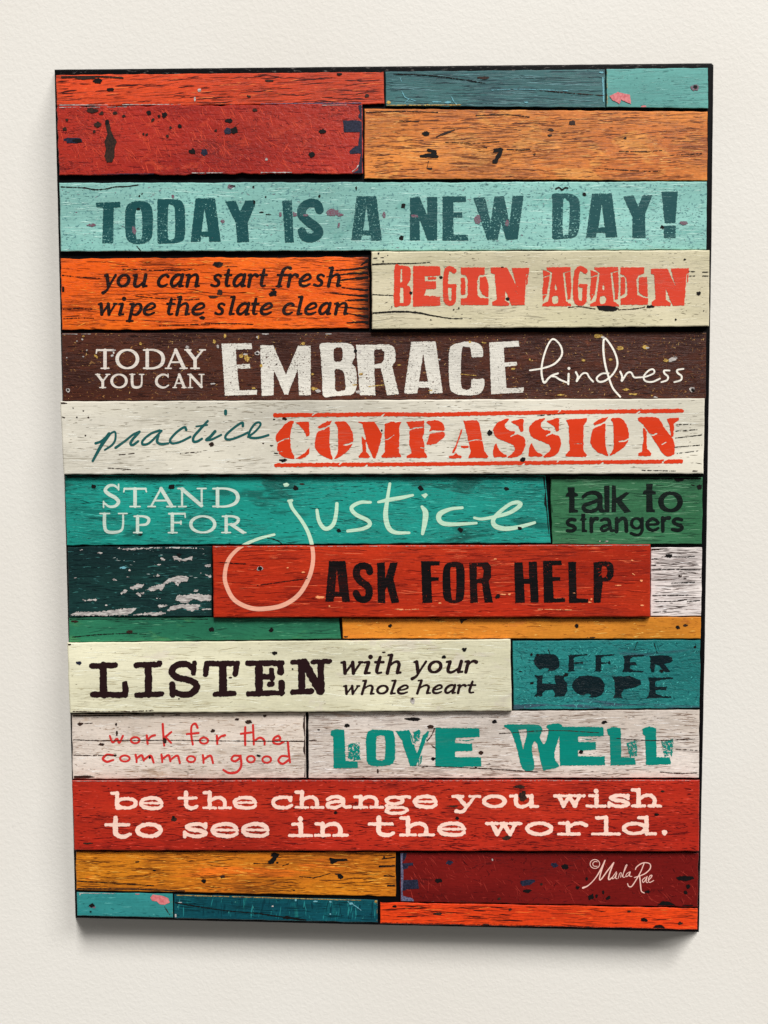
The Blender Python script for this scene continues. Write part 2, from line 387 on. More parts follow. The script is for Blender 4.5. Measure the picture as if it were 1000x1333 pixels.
def wood(name, seed, c1, c2, crack=(40, 25, 20), amt=0.40, cs=(75, 1150), patch=0.10, fibre=0.22, fine=0.5, slant=0.0,
         speck=None, speck_amt=0.0, speck_s=(500, 900), flake=None, flake_amt=0.0, flake_s=(120, 380), blotch=None, blotch_amt=0.0, blotch_s=(45, 80),
         ink=None, worn=0.0, worn_s=1300, ink_crack=0.3, bump=0.25, rough=0.42, relief=0.0, relief_s=600, tone=0.0, dark=None, dark_x=None):
    t = NT(name)
    co = t.node('ShaderNodeTexCoord').outputs['Object']
    s0 = (seed*1.37, seed*2.11, seed*0.73)
    # slight waviness of the grain
    wv = t.noise(t.mapping(co, s0, (28, 60, 1)), 1.0, 2.0, 0.5)
    wv = t.math('MULTIPLY', t.math('SUBTRACT', wv, 0.5), 0.006)
    cmb = t.node('ShaderNodeCombineXYZ'); t.link(wv, cmb.inputs[1])
    add = t.node('ShaderNodeVectorMath', operation='ADD'); t.link(co, add.inputs[0]); t.link(cmb.outputs[0], add.inputs[1])
    g = add.outputs[0]
    if slant:
        g = t.mapping(g, (0, 0, 0), (1, 1, 1), (0, 0, slant))
    sl = tuple(v+5.1 for v in s0)
    tone_n = t.noise(t.mapping(g, s0, (9, 42, 1)), 1.0, 4.0, 0.6)
    base = t.mix(t.step(tone_n, 0.34, 0.66), lin(c1), lin(c2))
    if blotch:
        b = t.noise(t.mapping(co, sl, (*blotch_s, 1)), 1.0, 3.0, 0.65, 0.6)
        base = t.mix(t.step(b, 0.70-blotch_amt, 0.80-blotch_amt), base, lin(blotch))
    # fine fibres and mottling
    fb = t.noise(t.mapping(g, sl, (130, 2000, 1)), 1.0, 3.0, 0.7)
    mo = t.noise(co, 700.0, 4.0, 0.75)
    k = t.math('ADD', t.math('MULTIPLY', t.math('SUBTRACT', fb, 0.5), fibre*5.2), t.math('MULTIPLY', t.math('SUBTRACT', mo, 0.5), fibre*3.2))
    lo = t.noise(t.mapping(co, sl, (13, 34, 1)), 1.0, 3.0, 0.6)
    k = t.math('ADD', k, t.math('ADD', t.math('MULTIPLY', t.math('SUBTRACT', lo, 0.5), 0.95), 1.0))
    hs = t.node('ShaderNodeHueSaturation'); t.link(base, hs.inputs['Color']); t.link(k, hs.inputs['Value'])
    base = hs.outputs[0]
    # cracks along the grain
    ck = t.noise(t.mapping(g, tuple(v*1.9 for v in s0), (cs[0]*1.2, cs[1]*1.45, 1)), 1.0, 3.0, 0.62)
    pm = t.noise(t.mapping(co, tuple(v*0.7+3 for v in s0), (34, 70, 1)), 1.0, 2.0, 0.6)
    thr = t.math('ADD', t.math('MULTIPLY', t.math('SUBTRACT', pm, 0.5), patch*6.0), amt)
    ckm = t.math('SUBTRACT', 1.0, t.step(ck, t.math('SUBTRACT', thr, 0.04), t.math('ADD', thr, 0.02)))
    ck2 = t.noise(t.mapping(g, tuple(v*1.1+9 for v in s0), (cs[0]*2.4, cs[1]*2.2, 1)), 1.0, 2.0, 0.6)
    ckf = t.math('SUBTRACT', 1.0, t.step(ck2, t.math('SUBTRACT', thr, 0.03), t.math('ADD', thr, 0.06)))
    ckm = t.math('MAXIMUM', ckm, t.math('MULTIPLY', ckf, fine))
    if flake:
        fl = t.noise(t.mapping(g, tuple(v*2.3+1 for v in s0), (*flake_s, 1)), 1.0, 5.0, 0.62, 0.5)
        fm = t.step(fl, 0.70-flake_amt, 0.735-flake_amt)
        base = t.mix(fm, base, lin(flake))
    paint = base
    base = t.mix(t.math('MULTIPLY', ckm, 0.6), base, lin(crack))
    if speck:
        sp = t.noise(t.mapping(co, tuple(v*3.1 for v in s0), (*speck_s, 1)), 1.0, 3.0, 0.7)
        sm = t.step(sp, 0.70-speck_amt, 0.76-speck_amt)
        base = t.mix(sm, base, lin(speck))
    if dark:
        # weathered dark end or band of the board, a stain that belongs to the board
        axis, p0, p1 = dark_x
        sep = t.node('ShaderNodeSeparateXYZ'); t.link(co, sep.inputs[0])
        e = t.noise(t.mapping(co, s0, (160, 1500, 1)), 1.0, 3.0, 0.6)
        v = t.math('ADD', sep.outputs[axis], t.math('MULTIPLY', t.math('SUBTRACT', e, 0.5), (p1-p0)*2.2))
        base = t.mix(t.math('MULTIPLY', t.step(v, p0, p1), 0.93), base, lin(dark))
    wmask = None
    if ink:
        wn = t.noise(t.mapping(co, tuple(v*1.3 for v in s0), (worn_s*0.8, worn_s, 1)), 1.0, 3.0, 0.7)
        wp = t.noise(t.mapping(co, s0, (60, 60, 1)), 1.0, 2.0, 0.5)
        wl = t.math('ADD', wn, t.math('MULTIPLY', t.math('SUBTRACT', wp, 0.5), 0.35))
        keep = t.math('SUBTRACT', 1.0, t.step(wl, 0.80-worn, 0.86-worn))
        hs2 = t.node('ShaderNodeHueSaturation'); hs2.inputs['Color'].default_value = lin(ink)
        t.link(t.math('ADD', t.math('MULTIPLY', t.math('SUBTRACT', k, 1.0), 0.45), 1.0), hs2.inputs['Value'])
        ic = t.mix(t.math('MULTIPLY', ckm, ink_crack), hs2.outputs[0], lin(crack))
        base = t.mix(keep, base, ic)
    t.link(base, t.bsdf.inputs['Base Color'])
    rg = t.math('ADD', t.math('MULTIPLY', t.math('SUBTRACT', mo, 0.5), 0.25), rough)
    t.link(rg, t.bsdf.inputs['Roughness'])
    t.bsdf.inputs['Specular IOR Level'].default_value = 0.18
    hgt = t.math('ADD', t.math('MULTIPLY', ckm, -0.8), t.math('MULTIPLY', fb, 0.35))
    if relief:
        r = t.noise(t.mapping(co, s0, (relief_s, relief_s*1.15, 1)), 1.0, 3.0, 0.6, 0.8)
        hgt = t.math('ADD', hgt, t.math('MULTIPLY', r, relief*3.0))
    bp = t.node('ShaderNodeBump'); bp.inputs['Strength'].default_value = bump; bp.inputs['Distance'].default_value = 0.0004
    t.link(hgt, bp.inputs['Height']); t.link(bp.outputs[0], t.bsdf.inputs['Normal'])
    return t.m

def plain(name, c, rough=0.5, var=0.25, scale=900.0, c2=None, sx=1.0):
    t = NT(name)
    co = t.node('ShaderNodeTexCoord').outputs['Object']
    n = t.noise(t.mapping(co, (0, 0, 0), (sx, 1, 1)), scale, 4.0, 0.7)
    a = lin(c); b = lin(c2) if c2 else tuple(min(1, v*(1+var*2.2)) for v in a[:3])+(1,)
    t.link(t.mix(t.step(n, 0.35, 0.68), a, b), t.bsdf.inputs['Base Color'])
    t.bsdf.inputs['Roughness'].default_value = rough
    t.bsdf.inputs['Specular IOR Level'].default_value = 0.15
    return t.m

MK = {
 'hole': plain('nail_hole_dark', (12, 9, 9), 0.7, 0.5),
 'navy': plain('navy_underpaint', (24, 25, 42), 0.55, 0.5, 1100, (46, 50, 70)),
 'brown': plain('brown_knot', (62, 40, 30), 0.6, 0.5, 1200, (30, 22, 20)),
 'white': plain('pale_flake', (210, 203, 196), 0.55, 0.1, 1500, (120, 112, 110), .2),
 'pink': plain('pink_old_paint', (222, 135, 135), 0.5, 0.1, 700, (196, 96, 100)),
 'plum': plain('plum_old_paint', (122, 58, 78), 0.55, 0.3, 1500, (110, 128, 132)),
 'gold': plain('golden_fleck', (212, 178, 92), 0.5, 0.1, 1100, (120, 78, 40)),
 'cyan': plain('cyan_scratch', (104, 162, 172), 0.5, 0.1),
 'peach': plain('peach_chip', (232, 150, 100), 0.5, 0.1),
 'lilac': plain('lilac_edge', (120, 120, 146), 0.5, 0.2, 1500, (44, 44, 68)),
}

# ------------------------------------------------------------------ wall
def wall_material():
    t = NT('cream_wall_paint')
    co = t.node('ShaderNodeTexCoord').outputs['Object']
    big = t.noise(co, 6.0, 3.0, 0.5)
    c = t.mix(t.step(big, 0.3, 0.7), lin((229, 224, 215)), lin((232, 228, 220)))
    sp = t.noise(co, 260.0, 2.0, 0.5)
    c = t.mix(t.math('MULTIPLY', t.step(sp, 0.74, 0.80), 0.12), c, lin((170, 160, 150)))
    t.link(c, t.bsdf.inputs['Base Color'])
    t.bsdf.inputs['Roughness'].default_value = 0.55
    t.bsdf.inputs['Specular IOR Level'].default_value = 0.08
    a = t.noise(co, 560.0, 2.0, 0.5, 0.4)
    b = t.noise(co, 240.0, 2.0, 0.5)
    d = t.noise(co, 1500.0, 2.0, 0.5)
    h = t.math('ADD', t.math('ADD', t.step(a, 0.3, 0.75), t.math('MULTIPLY', b, 0.8)), t.math('MULTIPLY', d, 0.10))
    bp = t.node('ShaderNodeBump'); bp.inputs['Strength'].default_value = 0.17; bp.inputs['Distance'].default_value = 0.0003
    t.link(h, bp.inputs['Height']); t.link(bp.outputs[0], t.bsdf.inputs['Normal'])
    return t.m
DEPTH = 0.0205
wy = DEPTH+0.0015
wall = new_obj('wall', [(-1.6, wy, 0), (1.6, wy, 0), (1.6, wy, 2.9), (-1.6, wy, 2.9), (-1.6, wy+.1, 0), (1.6, wy+.1, 0), (1.6, wy+.1, 2.9), (-1.6, wy+.1, 2.9)],
               [(0, 1, 2, 3), (5, 4, 7, 6), (4, 0, 3, 7), (1, 5, 6, 2), (3, 2, 6, 7), (4, 5, 1, 0)], [wall_material()])
wall['kind'] = 'structure'
wall['label'] = 'smooth cream painted wall behind the sign'

# ------------------------------------------------------------------ the sign
sign = bpy.data.objects.new('wall_sign', None); COL.objects.link(sign)
sign.empty_display_size = 0.05
sign.matrix_world = ROOT_M
sign['label'] = 'tall wooden wall sign of colourful weathered planks printed with kind sayings'
sign['category'] = 'sign'

def ring(pts, z):
    return P(pts, z).tolist()
def inset(q, d):
    """move a convex loop's edges inwards by d (photo pixels)"""
    q = np.asarray(q, float); n = len(q); out = []
    cen = q.mean(0)
    L = []
    for a, b in zip(q, np.roll(q, -1, 0)):
        e = (b-a)/np.hypot(*(b-a)); nn = np.array([-e[1], e[0]])
        if np.dot(cen-a, nn) < 0: nn = -nn
        L.append((a+nn*d, e))
    for i in range(n):
        (p1, e1), (p2, e2) = L[i-1], L[i]
        M = np.array([[e1[0], -e2[0]], [e1[1], -e2[1]]])
        if abs(np.linalg.det(M)) < 1e-6: out.append(p2); continue
        t = np.linalg.solve(M, p2-p1); out.append(p1+e1*t[0])
    return np.array(out)
def subdivide(q, n_per, jit):
    out = []
    for (a, b), k in zip(zip(q, np.roll(q, -1, 0)), n_per):
        for i in range(k): out.append(a+(b-a)*i/k)
    out = np.array(out)
    return out+jit if jit is not None else out
def slab(name, quad, z1, z0, bev, mats, parent, label=None, jitter=0.0, seed=0, extra=()):
    """a board: front face at z1, sides down to z0, softened arris; jitter roughens its sawn outline"""
    q = np.asarray(quad, float)
    n_per = [max(1, int(np.hypot(*(b-a))/4)) for a, b in zip(q, np.roll(q, -1, 0))]
    N = sum(n_per)
    rs = np.random.RandomState(seed)
    jv = rs.normal(0, 1, (N, 2)); jv = (jv+np.roll(jv, 1, 0)+np.roll(jv, -1, 0))/1.7*jitter
    low = rs.normal(0, 1, (N, 2))
    for _ in range(6): low = (low+np.roll(low, 1, 0)+np.roll(low, -1, 0))/3
    jv = jv+low*jitter*2.0
    c = np.cumsum([0]+n_per[:-1]); jv[c] = 0
    outer = subdivide(q, n_per, jv); inner = subdivide(inset(q, bev), n_per, jv)
    mid = subdivide(inset(q, bev*0.3), n_per, jv)
    b = bev*0.00037
    v = ring(outer, z0)+ring(outer, z1-b)+ring(mid, z1-b*0.3)+ring(inner, z1)
    f = []; 
    for k in range(3):
        for i in range(N):
            j = (i+1) % N
            f.append((k*N+i, k*N+j, (k+1)*N+j, (k+1)*N+i)[::-1])
    f.append(tuple(range(3*N, 4*N))[::-1])
    f.append(tuple(range(N)))
    mi = [0]*len(f)
    for ms, (vv, ff) in extra:
        o = len(v); v += vv; f += [tuple(i+o for i in t) for t in ff]; mi += [ms]*len(ff)
    # faces must look outwards
    o = new_obj(name, v, f, mats, parent, mi, label)
    me = o.data
    if me.polygons[3*N].normal.z < 0:
        for p in list(me.polygons)[:3*N+2]: p.flip()
    me.update()
    return o

# black board
t = NT('black_board_paint')
co = t.node('ShaderNodeTexCoord').outputs['Object']
n1 = t.noise(t.mapping(co, (3, 1, 2), (260, 900, 300)), 1.0, 4.0, 0.7)
sep = t.node('ShaderNodeSeparateXYZ'); t.link(co, sep.inputs[0])
topm = t.step(sep.outputs[1], 0.1990, 0.2004)
c = t.mix(t.math('MULTIPLY', t.step(n1, 0.56, 0.70), t.math('ADD', t.math('MULTIPLY', topm, 0.75), 0.02)), lin((9, 8, 10)), lin((112, 106, 102)))
t.link(c, t.bsdf.inputs['Base Color']); t.bsdf.inputs['Roughness'].default_value = 0.55; t.bsdf.inputs['Specular IOR Level'].default_value = 0.06
BOARD = t.m
slab('backing_board', [(71, 90.5), (926.5, 82.2), (929, 85), (926.2, 330), (924.5, 430), (920, 700), (917.5, 850), (910, 1213.5), (98.3, 1195), (89.4, 840), (81.2, 520)],
     0.0, -DEPTH, 2.2, [BOARD], sign, 'black painted backing board showing as a thin rim', .05, 5)

# ------------------------------------------------------------------ planks
LOW, MID, HIGH = 0.0011, 0.0018, 0.0042
PL = {}
#      key: quad (photo px, TL TR BR BL), height, jitter, label, material arguments
PL['A'] = ([(73, 97.8), (499.5, 93.4), (500.5, 135), (74.3, 138)], LOW, .35, 'short orange red plank at the top edge with dark grain cracks',
    dict(c1=(222, 78, 38), c2=(200, 66, 34), crack=(60, 18, 18), amt=.415, cs=(52, 900), patch=.035, fine=.35, slant=-.035, bump=.35))
PL['B'] = ([(501.5, 93.2), (787.5, 90.2), (788.3, 140), (502.5, 138)], LOW, .3, 'slate teal plank at the top edge with pale scratches',
    dict(c1=(50, 97, 99), c2=(66, 112, 111), crack=(38, 62, 72), amt=.42, cs=(30, 900), fibre=.2, speck=(40, 60, 66), speck_amt=.06))
PL['C'] = ([(789.5, 90), (921.6, 88.2), (922, 141), (789.5, 139.6)], LOW, .3, 'sea green plank in the top right corner with a pink patch',
    dict(c1=(84, 150, 144), c2=(96, 164, 156), crack=(50, 104, 104), amt=.34, cs=(60, 900), fibre=.12, speck=(60, 120, 118), speck_amt=.08))
PL['D'] = ([(74.8, 138.6), (472, 135), (472.5, 226), (77, 228)], MID, .9, 'chipped dark red plank with navy jagged right end',
    dict(c1=(156, 38, 30), c2=(170, 48, 34), crack=(92, 24, 26), amt=.33, cs=(200, 700), fibre=.16, blotch=(182, 58, 38), blotch_amt=.14, blotch_s=(90, 120), relief=.5, relief_s=420, slant=.0, bump=.5,
         speck=(70, 24, 24), speck_amt=.03))
PL['E'] = ([(474.5, 141.6), (921.3, 145.2), (920.6, 235), (474.5, 232.6)], LOW, .35, 'bare orange brown plank with black nail scars',
    dict(c1=(212, 130, 58), c2=(198, 110, 48), crack=(92, 48, 32), amt=.41, cs=(58, 1150), fibre=.3, blotch=(222, 146, 70), blotch_amt=.16, speck=(96, 60, 44), speck_amt=.05, speck_s=(240, 1200)))
PL['F'] = ([(77, 238), (920.4, 236.4), (919.5, 325), (79.3, 327.2)], MID, .35, 'pale aqua plank lettered TODAY IS A NEW DAY!',
    dict(c1=(130, 184, 174), c2=(144, 196, 186), crack=(86, 140, 136), amt=.34, cs=(70, 1000), fibre=.10, speck=(92, 138, 138), speck_amt=.13, speck_s=(700, 800), blotch=(120, 178, 168), blotch_amt=.10))
PL['G'] = ([(79, 336.5), (480, 334.6), (481, 427.5), (81, 429)], LOW, .6, 'bright orange plank lettered you can start fresh',
    dict(c1=(240, 108, 26), c2=(232, 92, 22), crack=(92, 30, 12), amt=.37, cs=(60, 900), fibre=.14, relief=.35, relief_s=320, bump=.55, dark=(34, 18, 14), dark_x=(0, -.0150, -.0060)))
PL['H'] = ([(483.5, 327.6), (923.8, 325.6), (923, 424.6), (484.3, 428.2)], HIGH, .25, 'khaki cream plank lettered BEGIN AGAIN',
    dict(c1=(212, 202, 172), c2=(202, 194, 160), crack=(120, 112, 92), amt=.31, cs=(70, 1100), fibre=.10, speck=(138, 128, 104), speck_amt=.05, speck_s=(500, 900)))
PL['I'] = ([(80.5, 433.6), (919.6, 432), (918.8, 519), (82, 521.8)], LOW, .25, 'dark brown plank lettered EMBRACE with golden flecks',
    dict(c1=(80, 43, 31), c2=(66, 34, 25), crack=(40, 22, 20), amt=.44, cs=(110, 1000), fibre=.26, blotch=(96, 50, 34), blotch_amt=.10, blotch_s=(70, 120), flake=(168, 122, 72), flake_amt=.045, flake_s=(420, 700),
         relief=.35, relief_s=480, bump=.35))
PL['J'] = ([(78.3, 522.6), (917.6, 518.6), (915.8, 616.6), (83, 617.4)], HIGH, .25, 'cream plank lettered practice COMPASSION',
    dict(c1=(222, 216, 200), c2=(214, 208, 190), crack=(150, 142, 124), amt=.335, cs=(62, 1250), patch=.10, fibre=.07, speck=(160, 150, 132), speck_amt=.03, speck_s=(300, 1500)))
PL['K'] = ([(84.6, 619), (710, 619), (717, 706.6), (87, 709.6)], LOW, .4, 'bright teal plank lettered STAND UP FOR justice',
    dict(c1=(26, 142, 128), c2=(34, 154, 140), crack=(16, 84, 78), amt=.385, cs=(70, 1000), fibre=.16, blotch=(24, 104, 94), blotch_amt=.16, blotch_s=(24, 90), relief=.2, relief_s=500, bump=.4))
PL['L'] = ([(716.5, 620.5), (914.8, 621), (913.8, 708), (719, 708.4)], LOW, .35, 'leaf green plank lettered talk to strangers',
    dict(c1=(48, 102, 68), c2=(58, 114, 78), crack=(36, 76, 54), amt=.40, cs=(50, 1300), fibre=.2, speck=(120, 160, 124), speck_amt=.03, speck_s=(90, 1800)))
PL['M'] = ([(88.5, 711.8), (276, 711), (276, 802.4), (89.7, 803)], LOW, .35, 'dark petrol plank with peeling white flakes',
    dict(c1=(22, 55, 52), c2=(18, 44, 44), crack=(12, 30, 34), amt=.42, cs=(60, 1200), fibre=.3, flake=(64, 120, 120), flake_amt=.06, flake_s=(150, 900)))
PL['N'] = ([(276.8, 710.6), (847, 708.6), (846.6, 803), (278.3, 803.6)], HIGH, .25, 'raised vermilion plank lettered ASK FOR HELP',
    dict(c1=(186, 50, 22), c2=(172, 40, 18), crack=(112, 24, 16), amt=.39, cs=(50, 1250), fibre=.16, speck=(222, 96, 60), speck_amt=.035, speck_s=(160, 1500)))
PL['O'] = ([(847.6, 713), (914, 712.6), (912.6, 801.6), (847, 802)], LOW, .35, 'small whitewashed plank end with dark grain lines',
    dict(c1=(226, 216, 210), c2=(214, 203, 198), crack=(86, 74, 70), amt=.425, cs=(48, 1250), patch=.08, fibre=.14))
PL['P'] = ([(89.9, 804.2), (441.5, 804.4), (444, 831.4), (90.2, 836)], LOW, .3, 'narrow green plank below the white flaked one',
    dict(c1=(46, 118, 86), c2=(36, 102, 76), crack=(26, 66, 52), amt=.38, cs=(50, 900), fibre=.16, blotch=(60, 120, 80), blotch_amt=.1))
PL['Q'] = ([(445.4, 804.4), (912.6, 803.2), (912, 831.4), (446.5, 831)], LOW, .3, 'narrow ochre plank with three nail holes',
    dict(c1=(222, 142, 46), c2=(212, 126, 42), crack=(150, 84, 30), amt=.33, cs=(80, 900), fibre=.14, blotch=(206, 122, 48), blotch_amt=.1, relief=.2))
PL['R'] = ([(87.6, 836.4), (664.6, 832), (666.4, 925.4), (91, 928)], HIGH, .25, 'pale yellow plank lettered LISTEN with your whole heart',
    dict(c1=(222, 217, 188), c2=(214, 209, 178), crack=(176, 168, 140), amt=.30, cs=(60, 900), fibre=.09, blotch=(214, 206, 184), blotch_amt=.14, speck=(170, 160, 130), speck_amt=.03))
PL['S'] = ([(667.4, 834.2), (912, 833), (910.8, 921.8), (668.6, 923.6)], LOW, .35, 'turquoise crackled plank lettered OFFER HOPE',
    dict(c1=(42, 130, 126), c2=(34, 116, 114), crack=(16, 66, 72), amt=.33, cs=(90, 900), fibre=.16, relief=.8, relief_s=430, bump=.6, blotch=(58, 84, 98), blotch_amt=.10, blotch_s=(14, 120)))
PL['T'] = ([(93.5, 930), (398, 927.4), (398.6, 1012.6), (95.2, 1014)], LOW, .35, 'pinkish white plank lettered work for the common good',
    dict(c1=(226, 213, 201), c2=(214, 199, 184), crack=(140, 120, 108), amt=.385, cs=(90, 1200), patch=.09, fibre=.12, speck=(164, 138, 114), speck_amt=.05, blotch=(196, 176, 156), blotch_amt=.08, blotch_s=(50, 160)))
PL['U'] = ([(401.4, 927.2), (910.8, 923.8), (909.8, 1012.6), (401.8, 1012.8)], LOW, .3, 'greyish white plank lettered LOVE WELL',
    dict(c1=(218, 207, 197), c2=(203, 189, 176), crack=(126, 108, 100), amt=.385, cs=(60, 1200), patch=.11, fibre=.16, speck=(152, 128, 110), speck_amt=.05, blotch=(184, 164, 148), blotch_amt=.10, blotch_s=(40, 160)))
PL['V'] = ([(93.8, 1015.6), (910.8, 1015), (910, 1108.2), (97, 1106.8)], HIGH, .25, 'red plank lettered be the change',
    dict(c1=(186, 48, 28), c2=(170, 38, 24), crack=(96, 22, 20), amt=.405, cs=(85, 1350), patch=.08, fibre=.16))
PL['W'] = ([(99, 1108.4), (515.6, 1109), (515.2, 1167), (99.6, 1158.6)], LOW, .4, 'amber plank with dark grain near the bottom',
    dict(c1=(212, 128, 28), c2=(196, 106, 26), crack=(82, 40, 18), amt=.42, cs=(62, 1150), fibre=.24, blotch=(226, 112, 30), blotch_amt=.12, blotch_s=(16, 90)))
PL['X'] = ([(520.8, 1109.6), (909.6, 1110), (908.6, 1180.6), (521.4, 1173.8)], LOW, .5, 'maroon plank with a signature near the bottom',
    dict(c1=(106, 18, 16), c2=(118, 22, 18), crack=(62, 12, 16), amt=.31, cs=(150, 800), fibre=.16, relief=.3, relief_s=420, bump=.35, speck=(40, 14, 18), speck_amt=.03, speck_s=(260, 420)))
PL['Y'] = ([(100, 1161.2), (225, 1163.4), (225.4, 1194.6), (100.6, 1192)], LOW, .3, 'small teal plank in the bottom left corner with pink patch',
    dict(c1=(44, 130, 130), c2=(54, 140, 138), crack=(28, 84, 86), amt=.32, cs=(60, 900), fibre=.12, speck=(28, 92, 94), speck_amt=.08))
PL['Z'] = ([(226.6, 1164), (492, 1171.4), (492, 1201), (226.8, 1195.4)], LOW, .35, 'deep teal plank on the bottom edge with long crack',
    dict(c1=(14, 84, 92), c2=(10, 66, 78), crack=(8, 36, 42), amt=.34, cs=(40, 900), fibre=.26, blotch=(26, 104, 104), blotch_amt=.1, blotch_s=(150, 30), speck=(60, 140, 134), speck_amt=.01))
PL['AA'] = ([(495, 1174.6), (908.2, 1182.2), (907.8, 1210), (495, 1202)], LOW, .35, 'orange red plank on the bottom edge with dark grain cracks',
    dict(c1=(238, 74, 22), c2=(222, 62, 22), crack=(70, 16, 12), amt=.42, cs=(52, 900), patch=.03, fine=.35, slant=.02, bump=.35))

